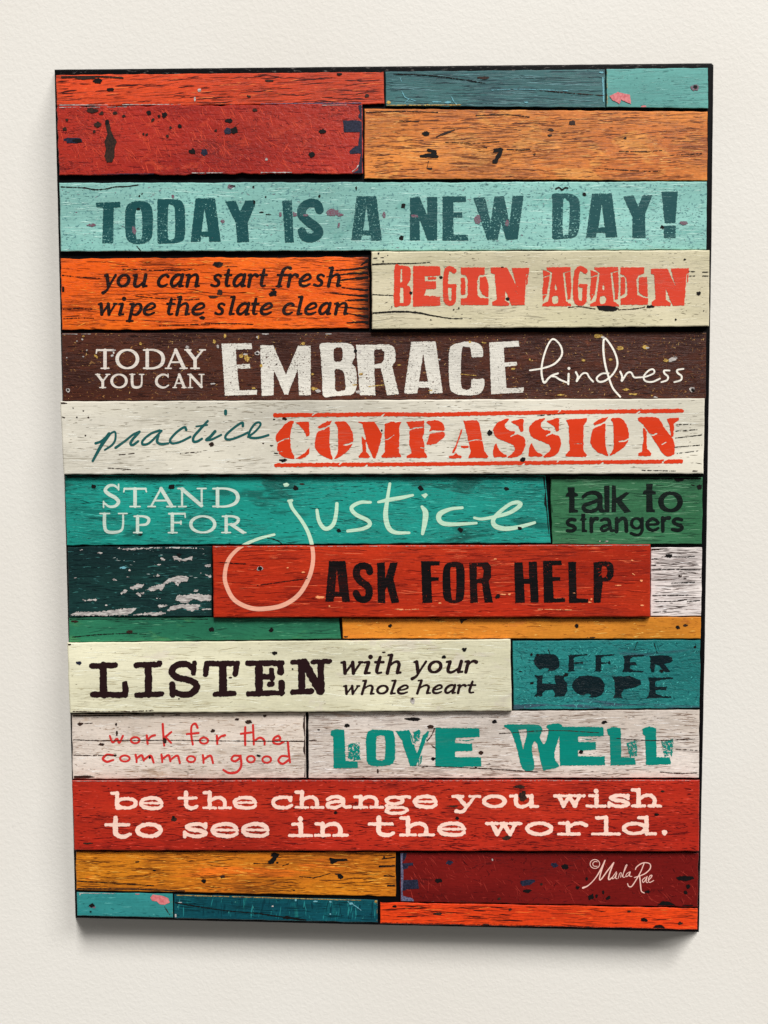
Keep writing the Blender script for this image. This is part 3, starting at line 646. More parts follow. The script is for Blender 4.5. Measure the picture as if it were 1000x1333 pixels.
# nail holes, chips, cracks: kind, then b cx,cy,w,h[,angle] blobs / s w x,y ... cracks / p polygons
MARKS = {
'A': """hole b 127,104.7,12,8|hole b 144,116,11,5|white b 259.6,117.2,5,5|white b 253.6,129,2.5,6|hole b 441.6,95.8,7,5|brown b 477.6,124.4,6,4|brown b 351,104.5,12,3|brown b 324,125,5,3|brown s 2 80,100 120,99 160,101|brown b 110,101,26,5
white s 1.6/.8 78,137 110,136.6 150,136.6|white s 1.4/.6 160,136.4 215,136 240,136.2|white s 1/.6 270,136 330,135.6|lilac s 1.6 340,135.4 420,134.6 470,134.2""",
'B': """cyan s .9 521,101 522.5,106|cyan s .9 523,118 527,126 532,128 541,131|cyan s .8 527,134 533,128|cyan s .9 588,126 591,132 594.5,135.5|cyan b 583,133,8,3|cyan b 568,132.5,14,2|hole s 1.2/.8 512,96 560,98 600,103 632,108|brown b 630,101,16,4|gold b 506,133,6,4|gold s 1 503,137 540,136.6 600,136.4|cyan b 685,133,5,2|cyan s .7 640,117 680,116 740,118|brown s .8 700,117 745,121 786,124|cyan b 783,94,8,3|cyan s 2 785,101 786,132""",
'C': """pink p 793.6,125 804.6,119.6 820,123 821.8,135 815,132.6 809,129.5 806.8,134.6 798,130.3|pink b 838,138.3,8,3|plum b 905,114,11,9|hole b 905.6,113,6,5|gold s 1.4 789.8,92 790,138""",
'D': """navy b 95.2,182.7,25,8|hole b 101,182.8,12,6|brown p 137,160 142,157 144,168 148,178 152,184 149,192 149,204 146,211 139,211 136,203 138,194 136,184 140,174|hole b 139.6,159,7,7|hole b 193.6,146.7,6,6,40|hole b 214,149.6,7,8,50|hole b 207,151,4,4|hole b 234,164,5,5|brown b 222,165.7,4,4|brown b 199,156,4,5,60|brown b 191,175,4,4|brown b 187,174,3,3|brown b 218,177,4,4|hole b 298,156.8,10,6|navy b 296,170.6,12,9|hole b 305,169.4,10,9|hole b 250.5,196.9,9,8|navy b 265.6,198,9,9|hole b 419.4,170.7,10,6|hole b 405.6,200.7,9,7|brown b 132,147,6,5|brown b 120,143.5,18,6|brown b 150,147,6,5|brown b 161,151,5,4|brown b 84,168,6,5|brown b 87,156,4,4|brown b 127,162,10,7|brown b 123,171,4,4|brown b 281,169.6,4,3|brown b 332,143,7,4|white b 347,207,3,4
navy p 446.5,157 463,156 471.5,158 471.5,171.5 448,172|navy p 455,196.5 463,190 471.5,189 471.5,199.5 456,200|navy p 466,137 472,136 472,157 466,152 469,146|navy p 469,170 472,170 472,192 466,190|navy p 470,199 472.3,199 472.4,225.8 458,225.6 466,221 468,210|lilac s 1.6 471.6,137 472,180 472.2,225|white s .9 459,223 464,219 467,214
white s 1.2/.6 78,139.6 100,139 130,139.4|white s .9/.5 140,139 175,138.6|white s .8 420,136.6 455,136|navy s 2 80,229 150,227 200,226.6|white s .9 340,224.4 380,224.2|white s .8 250,225 290,224.6""",
'E': """hole b 555,174,10,7|brown s 1.4/3/1 568,178 580,173 592,169|hole s 3/5/4 548,203 558,202 569,203.5|hole s 4/3 558,195.5 567,196.5|hole b 565,199.5,9,8|hole b 649,195,15,6,-10|hole s 3/6/3 653,197 649,203 646,207|hole b 645,209.5,9,6|brown b 744.8,160,9,7|brown b 717.7,169,8,4|brown b 716,176,6,3|brown b 814,179.6,4,3|brown b 696,200.6,4,3|brown s 1.2 630,191 634,192|brown s 1.2 660,194 680,195 690,194|brown s .8 556,218 558,210|brown b 560,219,9,3|brown s .9 520,157 545,158|brown s 1 620,150 660,149 690,152|brown s .6/.9/.5 806,196.4 838,197 862,195.4|brown s .5/.8/.5 775,218 815,221.4 862,223|brown s .5/.8 872,202 914,199.4|brown s 1 477,146 520,144.6 570,146|brown s .9 580,185 620,186 650,184""",
'F': """hole s 1.2 110,244 124,246.5 138,245.6 150,243 165,242.4 180,240.4|hole s .9 79,243 95,243.5 110,244.2|hole b 525,268,6,6|hole b 522.6,309.5,7,6|hole b 416,255,3.5,4|plum b 433,277,17,10|plum b 442,279,10,5|plum b 384,279,6,6|plum b 365,279,4,6|plum b 119,293,13,4|plum b 441,293,3,8|plum b 500,279,5,8|plum b 622,286,9,12|plum b 174,298,4,8|plum b 290,288,6,5|plum b 175,301,5,9|plum b 890,290,12,5|plum b 225,256,4,5|plum b 300,243,8,6|hole b 180,272,5,3|hole b 181.6,255,2.5,3|hole b 185,252,2,3|hole s 2 724,245.5 728,244 732,247 736,244 739,244.6|hole b 761,252.6,5,5|hole b 862.5,295.5,5,5|hole b 302,242,10,2|hole b 330,243,3,4,60|hole b 346,256,2.4,2.4|hole s 1 178,320 183,326|hole b 331,263,3,6|hole b 464,245,2.4,5|plum b 398,280,7,3|hole b 340,276,7,1.5|hole b 350,279,9,1.6|plum b 540,281,10,4|plum b 660,290,5,10""",
'G': """brown b 283.9,344.2,14,7|hole b 282,344,7,6|brown b 286.7,380.4,9,8|brown b 277,386,14,3.5|hole b 263.5,413.3,8,4.5|hole b 355.6,382,11,8|hole b 356,376.6,6,2|hole p 79.4,372.6 83.4,373 84,379.6 79.6,380|hole s 1/.6 80,358 100,360 130,362|hole s .9 82,402 100,401.4 120,402|hole s .8 83,414.6 105,413.6 122,414|hole s .8 177,385 200,387.4 240,390 260,389|hole s .7 160,350 230,352 250,350|hole s .8 205,424 290,421 330,422
hole s 1/3 432,352 460,350 481,347|hole s 1/4 440,365 465,362 481,361|hole s 1/3 445,374 470,377 481,377|hole s .8/3 425,360 455,356 481,355|hole s 1/4 450,391 470,390 481,391|hole s .9/3 440,399 465,401 481,402|hole s .8/4 455,408 470,411 481,412|hole s .8/3 430,381 460,384 481,385|hole s 1/4 452,420 470,419 481,420|hole s 1/5 470,345 476,341 481,338""",
'H': """hole s 1.6/1/.6 484,344 510,343 540,342.5 560,341.2|hole s 1/.6 484,383 500,384 512,384.4|hole s 2/2/1.4/1 484,407.4 520,405.4 545,407 560,410 585,414 602,414.6|hole b 574.4,361.2,5,4.4|hole b 661,389,5.4,4.6|hole b 654,347.6,4,2|hole b 535,381,4,4|hole b 510,399,2.4,2|hole b 591,403,2.2,2|hole b 597.6,401,2.6,2|hole b 561,416,2,2|hole b 892,337.6,3.4,2.6|hole b 910,381.4,6,5|hole b 880,416,3.6,3.6|hole b 916.6,404.4,2,2|hole p 777,398 790,397.6 800,399 807,401.6 799,405 788,405 780,403|hole b 847,399,11,4|brown s .9 740,400 755,399 775,402|brown s .8 805,403 825,402 840,399.6|hole s .8 897,353 905,353.4|hole s .8 898,359 905,359|hole s .9 915,354 923,354|hole s .9 915,359 923,359|hole b 493,329.6,2,3|hole b 505,332,1.6,2|hole b 499,340,2,2|hole s .7 486,336 500,335""",
'I': """gold b 779,437.5,12,5|white b 785,439,5,3|gold b 807.6,453,10,6|gold b 841,452,10,5|white b 843,452.6,5,3|white b 875.6,467.6,12,6,-20|gold b 867,469,7,5|white p 331,459 336,456.4 339,459 337,462 332,461.4|hole b 335,459.6,4,3|gold b 314,463,6,5|gold b 321,466,7,9|white b 319,461,6,2.6|gold b 340,476,4,5|white b 414,509,8,4|gold b 409,506,8,4|white b 467,510,8,4|gold b 462,501,8,2|white b 283.6,451,3.4,5|gold b 336,439,3,5|white b 335,439,2.6,3.4|gold b 293,437,3,6|gold b 395,447,5,5|gold b 407,487,4,2.4|gold b 330,505,6,3|white b 277.6,499.6,7,2|gold b 183,447,4,4|gold b 279,444,4,6|white b 283.6,451.4,3,4|white b 243.6,451.6,5,3|white b 148,456,6,3|white b 146,463,4,4|white b 468,458,5,4|hole b 463,456.6,5,5|white b 901,507,8,7|hole b 902,508,5,5|white b 88.4,508,5.5,5.5|hole b 88.4,508,3,3.2|white b 107,441.6,3,2|gold b 108.6,438,3,3|white b 113,456,2,2|white b 108.6,464,2.6,2|white b 87,465.4,2,2|gold b 125,464,7,3,35|white b 100,444,2,2|white s 1 82,434.4 92,434.4 100,434.8|white s 1 106,434.4 118,434.4|white b 345,434.6,10,1.4|white b 428,434.6,9,1.6|gold b 630,446,6,2|gold b 612,445,4,3|gold b 815,507,9,3|gold b 824,513,12,2|gold b 730,514,10,2|gold b 759,469,6,3|gold b 795,468,5,3|gold b 690,468,3,3|gold s 1 480,503 500,501|gold s .9 600,487 620,489|gold b 849,514.6,3,2|white b 854,517,5,1.6|gold b 560,508,5,2|gold b 470,487,6,3|gold b 668,480,6,3|white b 572,468,4,2|gold b 520,475,5,2""",
'J': """hole b 371,545,7,4,15|hole b 369,599,10,5|hole b 359.6,590,6,2|hole b 637.6,563.6,7,7|hole b 681,598.6,7,6|brown b 275.7,578.7,7,6|brown b 82.4,543,5,1.8,20|brown b 100,543,2,1.6|brown b 115,543.4,2.6,2|brown b 111,567,2.4,2|hole b 898,641,1,1|brown b 95,531,2,1.6|brown b 108.6,534.6,2.4,1.6|brown b 115,543.6,2.4,2|hole b 357,546,3,1.6|hole b 497,560,2.4,3|brown s .7 155,592 175,590|brown s .7 235,590 262,588|hole s .7 880,553 900,552|hole s .7 880,570 914,566|hole s .7 878,582 914,579|hole s .7 880,561 908,559|hole s .6 882,590 910,586.6|hole s .6 700,541 740,538|brown b 343,577,3,1.6|brown b 354,580,5,1.5|brown b 80.4,524.6,14,2.4|brown s .6 140,609 170,611|hole s .7 836,612 880,613|brown b 905,613,6,1""",
'K': """hole b 122,633,6.5,6|hole b 223.4,633.6,7,8,50|hole b 385.4,635.4,8,6,35|hole b 441,690.5,6.4,5,25|hole b 548,635.6,8,6,30|hole b 660,636.2,7,5,25|hole b 599.6,689.6,7.4,6|hole b 677,687.6,6,4|hole b 183,696,7,2|brown b 394,630,8,2|hole s 1 348,700 360,703 368,708|hole s 2.4 88,620.6 300,620 500,620 708,620.4|hole p 707,620 711.6,620 713,640 714,660 717,690 718,706 716.6,706 714,690 711,660 708.6,655 710,640""",
'L': """hole b 884,624.4,12,5|hole b 880,623,8,3|hole b 911.6,633.8,8,6|hole s .8 900,631 910,633|hole s 2.4 718,621.8 800,622 912,622.4|hole p 716,621 718,622 718,650 719.6,666 717,667 716.4,650|white b 790,704.6,5,1.6|white b 781,704.4,2,1.6""",
'M': """white p 152,713.6 180,713.4 200,712.8 195,714.4 172,716.6 158,715.2|white s 1.4/.8 200,713.4 235,713.2 265,714.4|white p 223.6,724 230,724 238,727.4 251,723.4 252,726 249.6,729 242,730 234,730 227,728.6|hole b 234,722.4,7,4|white b 211.6,728.4,7.4,4.6|white b 206,735.2,11,3|cyan b 161,738.9,12,2.4|white b 168,742.6,8,1.8|white b 205,749.4,8,2.8|white b 149,754.7,7,2.8|white p 212.6,759 220,753.4 228,751 243,749.4 245.6,752 244,757 236,757.4 232,762.6 228,761 227,757.4 220,758 213,761.6|hole b 231.6,758.6,4,3|white p 188.6,768.6 197,762.6 208,761 214.6,759.6 215,764 210,768.6 205,767.6 200,770|white p 166.6,766.6 172,762.4 183,760 187.6,760.2 184,765 174,767.8|white b 161,770.6,11,4,-25|white b 180,773.8,8,3,40|white b 186,772.4,6,2|white b 116.7,781.2,19,2.4|white b 127,709,6,2|white b 129.6,719.8,9,2|white p 228.6,781 232,775 245,773.6 256,772.6 275.4,775 275.4,782 262,783 252,780 243,785 235,784|white p 218,795 222,789 234,787 246,786 262,787 258,794 248,796.4 238,792 228,793.6|white b 212,789,15,4|white p 92,800.4 98,796.2 120,796.4 145,794.4 165,791.6 178.6,791 170,799.4 140,801.8 100,802|white p 172,801 182,798 200,796.6 216,796.4 217.6,799 200,801.6|white b 269.6,793,12,2.6|white b 270,736.4,11,3.6|white p 261.6,746 268,747 275.4,748.6 275.4,753 270,751|white b 206,779,6,2|white b 255,769,7,3|white b 98,752,7,2|white b 106,716,3,1.6|white b 166,751,4,2|white b 139,787.6,5,2|white s .8 92,802.6 150,802.6 170,802.2""",
'N': """white b 338.6,740,9,6|hole b 338.6,740,6,5|peach b 416.4,777.6,12,4|peach b 429,789,3,2|hole b 648,776.4,6,6|peach b 656,774,8,2|peach b 663,773.4,4,3|peach b 374.6,739,2.6,2|peach b 395,745,5,1.6|peach b 645,727.6,4,1.6|peach b 835,756,3.6,3|peach b 823,729.4,3,2|peach b 825,747.6,5,1.4,30|peach b 836,788,5,1.6|peach b 520,793,14,1|peach b 573,785,4,2|peach b 805,762,8,1.4|peach b 768,784,5,2|peach b 770,780,3,3|peach s .7 520,794 545,793|peach s .6 700,793 745,794|hole s .8 285,732 320,734|hole s .7 335,762 370,757 400,753|peach b 747,772,4,1.2|white s .8 278,711.4 400,711 560,710.4 700,709.8 845,709.6""",
'O': """hole b 871.6,723.4,10,5|hole s .8 862,724.6 890,725 905,724|brown b 886,750,5,2.6|brown b 892,753,5,1.4|hole b 913,752,3,2|hole s 1 848,728 856,727|hole s 1 848,735.4 854,735.6|hole s .9 848,741.6 870,741 912,741.6|hole s .9 875,759 905,757.6|hole s .8 848,775.4 900,774.6|hole s .9 852,783 880,782.4 895,780|brown p 848.4,713.4 876,713.2 860,715.4 848.4,716.4|hole s .7 850,797 868,796|hole s .8 895,783 912,781.6""",
'P': """hole b 275,819.6,8,6|brown b 169,822.2,9,5|hole b 353,820,6.4,5.4|hole s 1/.8 94,829.4 130,826 165,824.6 190,825.6|hole s 1.6 90.6,805.4 200,805.2 270,805.2|brown b 97,809,10,3""",
'Q': """hole b 508,814.7,6.4,5|brown p 597.6,805 612,804.4 604,808.6 601,811.6 599,808|hole b 751,814.8,6,5|hole b 882.8,816.8,6.2,5|brown b 893,814,7,3|brown b 450,829,6,2|brown s 1.4 448,805.2 600,805 840,804.8|brown b 570,807,20,1.6|brown b 770,829.6,14,1.2""",
'R': """hole b 604.7,845.4,6.4,5|hole b 578,855,5.6,5|white b 537,912,6,9|brown b 537,909.4,2.4,3|hole b 358,850,7.4,5.4|hole s .7 350,849.6 356,849.4|navy b 102.4,863,9,4.6,10|hole b 233,909.6,2,1.6|hole b 381,871,2.4,2|brown b 90,839,5,2|brown b 500,849,5,2|brown s .8 95,926 140,926.6 200,925|brown b 300,882,5,2""",
'S': """hole b 737,878.4,6.6,4.6|hole b 693,889.4,5.4,3.6|hole b 905,842.2,4,3|hole b 861.5,873.8,5,4|hole s .9 714,846 718,855|hole s .9 852,838 856,850|hole b 678,874,4,1.6|hole b 692,852,3,5|hole s .8 830,836 826,846|hole b 700,852.6,5,3""",
'T': """brown b 104.6,942.4,8,4.6|brown s .8 108,942 120,941.4|brown b 324,939.7,9,5.4|brown b 309,936.4,7,3|brown b 277,951.6,6,4.4|brown s 1.2/.8/1.2 95,963 140,964.2 220,963.6 300,964.6 396,965|brown s .8 95,983 120,983.6 150,983|brown b 132,969,9,4|brown b 151,943,3,5|brown b 152,955,3,7|brown b 150,983.6,4,3|brown s 1.6 96,932 200,930.6|brown p 96,1010 115,1009.4 124,1011.6 110,1013.4 96,1013.2|hole b 337,983.6,6,3|hole b 195,986,3,4|brown p 395.4,932 398.4,930 398.6,1012 396.4,1011 397.4,985 394.6,978 396.6,960 394.6,945|brown b 230,931,10,2|brown b 214.6,964,5,8|brown b 345,932,5,3""",
'U': """hole b 451.8,944.4,6.4,5.4|hole p 526,935 540,933.6 549,936 544,938.6 533,938|hole b 644.4,939.6,6.4,5|brown b 626.6,980,6.6,5|hole b 564.4,988,6,4.4|hole b 786.8,940.2,7.6,4.6|hole b 757,979,7,4.6|brown s 1 402,964 412,963.4|brown b 560,946,9,5|brown s 1.4 556,965 562,957 566,948|brown s 1 562,970 568,975|hole b 620,999,4,2|brown s 1 540,997 620,1000 700,1005|brown b 492,1004,3,6|brown s .9 650,955 720,951 780,954|brown s 1 860,1005 885,1007 908,1006|brown b 415,950,4,2|brown s .9 800,961 850,964 905,962|brown s .8 880,975 908,977""",
'V': """hole b 437,1057.6,5.4,4|hole b 595.4,1065.4,5.6,4.4|hole b 855.4,1060.4,5.4,4|brown b 681,1036,10,14|brown b 676,1024,16,4|brown b 226,1066,7,8|hole b 226,1064,3,4|brown b 590,1049.6,16,2|brown b 660,1091,12,6|brown b 863,1030,6,3|white s .9 95,1016.6 250,1016.4 420,1016|white s .8 440,1016.2 700,1016 900,1015.8|brown b 115,1098,14,3""",
'W': """hole b 358,1113,12,6|hole s 3/6/4 360,1115 356,1119 352,1123|hole b 353,1122.6,9,5|hole b 361,1123,4,2|hole b 434,1121,11,7|hole s 3 430,1118 440,1119.6 451,1119.4|hole b 443,1141,8,7|brown b 440,1138,8,2|hole b 265,1147,7.6,5.4|brown b 290,1141.4,7,4.4|hole b 201,1133,4.6,2.6|hole b 179,1122,6,2|hole s .8 330,1124 350,1124.4|hole s 1 368,1127 376,1124.6|hole s 1.2/.8 408,1143 420,1140 430,1137|hole s .9 390,1141 410,1143|hole b 383,1159,4,2|brown s 1.6 100,1157 180,1157.6 240,1160|hole s 2 494,1128 514,1127|hole s 1.4 500,1140 515,1141|hole s 2 505,1153 515,1153|hole s 1.6 498,1118 515,1116|hole b 500,1116,3,3,45|hole s 1 102,1147 150,1150 200,1153""",
'X': """lilac p 521.2,1110 524.6,1110 524,1125 525.6,1140 524,1160 526,1173.4 521.6,1173|navy p 523.6,1110 530,1110 528,1118 525,1122|navy p 523.6,1124 537.6,1123 538,1126.6 532,1127 531,1130.6 524,1132|navy p 523.6,1146 543.6,1145 545.6,1157 530,1158 524,1160|lilac p 522.6,1166 536,1169 540,1173.6 522,1173.4|navy b 585,1123,9,6|hole b 571,1146.5,10,6|navy p 678,1147 684,1145.6 696,1145 697,1148 690,1152 680,1153.6 677.6,1150|hole b 687,1160,11,5|navy b 722.4,1126.4,9,7|hole b 736,1128,9.4,7|hole b 752,1155.6,5,4|brown b 705,1151,4,3|hole p 880,1142 890,1140.4 902,1141 904,1144 894,1147 884,1146|hole b 896,1154,6,5,40|hole b 893,1162,6,4,40|hole b 769.7,1167.6,7,9,40|hole b 777,1166,4,5|hole b 792,1169,5,7,50|hole b 785.6,1162,3,5|hole b 752,1155.4,5,4|hole b 764,1144,3,5|hole b 843,1161,8,4|hole p 856,1178.6 862,1173 872,1174 880,1178.6|hole b 897,1179,16,2|brown s 1.2 600,1174.4 700,1176.6 790,1178.4|white s .8 560,1174 590,1174.6|white s 1/.6 680,1176.8 705,1177.4|white s .8 760,1178 800,1178.8|white s .8 830,1179 850,1179.6|white b 641,1119,2,2.6|brown b 650,1170,5,3""",
'Y': """hole b 119.7,1178.6,7.4,6.6|plum b 121,1180.6,9,4|hole b 118,1187,3,2|pink p 195.6,1169 199,1164.6 206,1165.6 214,1167 219,1169.4 221,1175 214,1178 208,1177 204,1173.6 198,1172.6|pink b 179,1163.2,7,2.6|white s .8 102,1162.6 130,1163 150,1163.2|gold s 1.2 224.8,1164.6 224.8,1193|white b 104,1164.6,2,2|brown s .9 214,1180 221,1191""",
'Z': """hole s 1.4/1.2/1 227,1175 245,1178 266,1181.4 290,1185 310,1187 340,1189.6|hole s 1.6/1.4/2 340,1189.6 362,1193 375,1194.6 398,1198|hole b 373.6,1194.6,11,5|gold s .9 230,1165.4 300,1167.2 380,1169.6 470,1171.8|cyan b 411,1173.4,7,2|cyan s .9 453,1174 462,1179 470,1185|cyan b 457,1176,5,3|cyan b 430,1174,5,2|gold b 489.6,1173.4,4,4|gold s 1 491.4,1173 491.4,1199|white b 234,1175,6,1.4|white b 229,1192,3,4|white b 355,1180,3,2|cyan b 430,1190,3,1.6|cyan b 385,1172,3,3|white b 245,1178,4,1.2""",
'AA': """hole b 839,1197.6,9.4,5.4|hole p 850,1209 853,1204.6 860,1203.6 865,1206.6 868,1209|brown b 570,1189.6,12,4|hole b 514,1180,6,3|brown b 819,1186.6,5,3|hole s 1.6 497,1201.6 700,1205.6 850,1208.6|brown b 664,1184,5,3|brown b 632,1203,8,2|brown b 886,1202,7,4""",
}

def build_marks(key, z):
    by = {}
    for item in MARKS.get(key, '').replace('\n', '|').split('|'):
        tk = item.split()
        if not tk: continue
        by.setdefault(tk[0], []).append(tk[1:])
    q = np.array(PL[key][0]); x0, y0 = q.min(0)-1; x1, y1 = q.max(0)+1
    res = []
    order = ['navy', 'plum', 'gold', 'white', 'lilac', 'pink', 'cyan', 'peach', 'brown', 'hole']
    for n, kind in enumerate([k for k in order if k in by]):
        F = Field(x0, y0, x1, y1)
        for tk in by[kind]:
            if tk[0] == 'b': F.blob(*map(float, tk[1].split(',')), seed=len(kind))
            elif tk[0] == 's': F.stroke([tuple(map(float, a.split(','))) for a in tk[2:]], [float(a) for a in tk[1].split('/')])
            else: F.poly([tuple(map(float, a.split(','))) for a in tk[1:]])
        F.rough(.3, 2.2, .25, .9)
        if key == 'M': F.f -= .25; F.rough(.9, 3.4, .7, 1.2)
        # stay on the board's own face
        C = Field(x0, y0, x1, y1); C.poly(inset(q, 0.9)); F.f = np.minimum(F.f, C.f)
        vf = F.sheet(z+n*0.00002)
        if vf[1]: res.append((kind, vf))
    return res

# drawn grain: fine cracks, pores, scratches of each board: (colour, number per 10000 px2, length, width, angle, spread, clumping)
GR = {
'A': [((66, 20, 18), 46, (14, 62), (.8, 1.9), 2.2, 2.5, .3), ((110, 34, 22), 50, (6, 26), (.6, 1.0), 2.2, 3, .2), ((246, 120, 66), 30, (6, 30), (.6, .9), 2, 3, .2)],
'AA': [((58, 14, 12), 50, (14, 58), (.8, 1.8), -1.5, 2.5, .3), ((120, 34, 18), 50, (6, 26), (.6, 1.0), -1.5, 3, .2), ((255, 118, 50), 36, (6, 30), (.6, .9), -1, 3, .2)],
'B': [((32, 56, 62), 60, (8, 60), (.6, 1.1), -1, 1.5, .2), ((104, 146, 150), 60, (6, 50), (.5, .8), -1, 1.5, .3)],
'C': [((58, 118, 114), 60, (2, 14), (.6, 1.0), 0, 5, .3), ((128, 186, 178), 50, (3, 20), (.5, .9), 0, 4, .2)],
'D': [((206, 74, 50), 120, (3, 20), (.6, 1.0), -58, 16, .6), ((92, 22, 24), 75, (2, 9), (.6, 1.1), -50, 50, .5), ((120, 26, 28), 60, (4, 26), (.6, .9), 0, 4, .3), ((224, 100, 72), 24, (2, 8), (.5, .8), -58, 25, .6)],
'E': [((100, 54, 32), 95, (5, 42), (.6, 1.3), .6, 3, .5), ((140, 74, 36), 110, (4, 24), (.6, 1.0), .6, 3, .3), ((236, 166, 96), 90, (4, 26), (.5, .9), .6, 3, .3)],
'F': [((76, 122, 122), 130, (1.5, 6), (.6, 1.1), 0, 12, .6), ((40, 72, 76), 30, (1.5, 5), (.6, 1.0), 0, 25, .6), ((186, 226, 216), 90, (3, 30), (.5, .9), 0, 2, .3), ((112, 84, 104), 22, (1.5, 5), (.6, 1.1), 0, 20, .8)],
'G': [((96, 32, 12), 42, (8, 52), (.6, 1.3), -2, 3, .4), ((176, 66, 16), 60, (4, 20), (.6, 1.0), -2, 5, .3), ((255, 154, 62), 60, (3, 16), (.6, 1.0), -2, 10, .4)],
'H': [((136, 126, 102), 70, (2, 9), (.6, .9), 0, 8, .4), ((84, 76, 64), 16, (1.5, 5), (.6, 1.0), 0, 20, .5), ((232, 224, 198), 60, (5, 26), (.5, .8), 0, 2, .2)],
'I': [((132, 92, 52), 80, (1.5, 6), (.6, 1.0), 0, 60, .7), ((196, 158, 96), 22, (1.2, 4), (.6, 1.0), 0, 60, .8), ((38, 20, 18), 90, (4, 22), (.6, 1.2), 0, 6, .4), ((110, 62, 42), 80, (2, 8), (.6, 1.0), 0, 50, .5)],
'J': [((140, 130, 112), 58, (3, 18), (.6, .9), .5, 3, .6), ((92, 84, 70), 22, (2, 10), (.6, .9), .5, 4, .7), ((238, 234, 220), 50, (6, 30), (.5, .9), .5, 2, .2)],
'K': [((12, 74, 68), 110, (3, 16), (.6, 1.2), 0, 7, .5), ((70, 186, 170), 70, (3, 18), (.5, .9), 0, 4, .3)],
'L': [((30, 66, 46), 80, (6, 38), (.6, 1.1), 0, 2.5, .3), ((112, 160, 124), 62, (5, 46), (.5, .9), 0, 2, .4)],
'M': [((58, 112, 106), 40, (3, 14), (.6, .9), 0, 6, .4), ((8, 26, 30), 80, (5, 36), (.6, 1.2), 0, 3, .3), ((164, 176, 172), 14, (2, 8), (.6, .9), 0, 8, .8)],
'N': [((110, 20, 12), 75, (5, 40), (.6, 1.1), .3, 3, .4), ((232, 108, 70), 26, (4, 34), (.5, .8), .3, 2, .5), ((214, 66, 36), 60, (5, 26), (.5, .9), .3, 2, .2)],
'O': [((78, 66, 62), 120, (5, 46), (.7, 1.5), .6, 2.5, .3), ((150, 134, 128), 140, (4, 22), (.6, .9), .6, 3, .2), ((240, 234, 230), 60, (5, 30), (.5, .9), .6, 2, .2)],
'P': [((24, 64, 48), 60, (4, 26), (.6, 1.1), 1, 5, .4), ((92, 160, 124), 44, (4, 20), (.5, .8), 0, 4, .3)],
'Q': [((156, 88, 28), 80, (3, 16), (.6, 1.1), 2, 9, .4), ((248, 190, 96), 60, (3, 18), (.5, .9), 2, 6, .3)],
'R': [((176, 166, 134), 66, (4, 34), (.5, .9), 1, 4, .4), ((120, 110, 88), 8, (1.5, 4), (.6, .9), 0, 20, .3), ((240, 238, 214), 60, (6, 34), (.5, .9), 1, 3, .2)],
'S': [((12, 62, 68), 150, (2, 8), (.6, 1.1), 20, 60, .5), ((84, 186, 178), 120, (2, 6), (.5, .9), 20, 60, .4), ((18, 84, 86), 60, (5, 30), (.6, .9), 0, 3, .3)],
'T': [((150, 124, 102), 150, (2, 13), (.6, 1.1), 0, 4, .5), ((92, 74, 62), 30, (2, 9), (.6, 1.1), 0, 6, .7), ((238, 229, 222), 70, (3, 20), (.5, .9), 0, 3, .2)],
'U': [((130, 107, 92), 120, (3, 30), (.6, 1.1), .6, 3, .5), ((78, 62, 56), 24, (2, 14), (.6, 1.2), .6, 6, .7), ((234, 226, 221), 80, (4, 26), (.5, .9), .6, 3, .2)],
'V': [((84, 14, 16), 210, (3, 18), (.7, 1.3), 0, 5, .4), ((222, 78, 60), 60, (3, 14), (.5, .9), 0, 4, .3)],
'W': [((92, 45, 13), 105, (5, 44), (.6, 1.4), -.5, 3, .5), ((150, 78, 18), 110, (4, 22), (.6, 1.0), -.5, 4, .3), ((246, 170, 66), 80, (4, 22), (.5, .9), -.5, 3, .3)],
'X': [((152, 46, 38), 100, (3, 16), (.6, .9), -55, 20, .5), ((66, 10, 14), 90, (2, 10), (.6, 1.1), -30, 60, .5)],
'Y': [((22, 88, 90), 70, (2, 12), (.6, 1.0), 0, 8, .3), ((90, 170, 166), 60, (3, 16), (.5, .9), 0, 6, .3)],
'Z': [((34, 118, 120), 70, (5, 22), (.8, 2.2), 86, 6, .4), ((4, 34, 42), 110, (4, 30), (.7, 1.3), -3, 3, .3), ((80, 150, 140), 14, (1.5, 4), (.6, 1.1), 0, 60, .5), ((6, 50, 60), 60, (6, 22), (1, 2.6), 88, 5, .4)],
}
def grain_mats(key):
    return [plain('board_grain', c, 0.45, 0.12, 1500) for c, *_ in GR.get(key, [])]
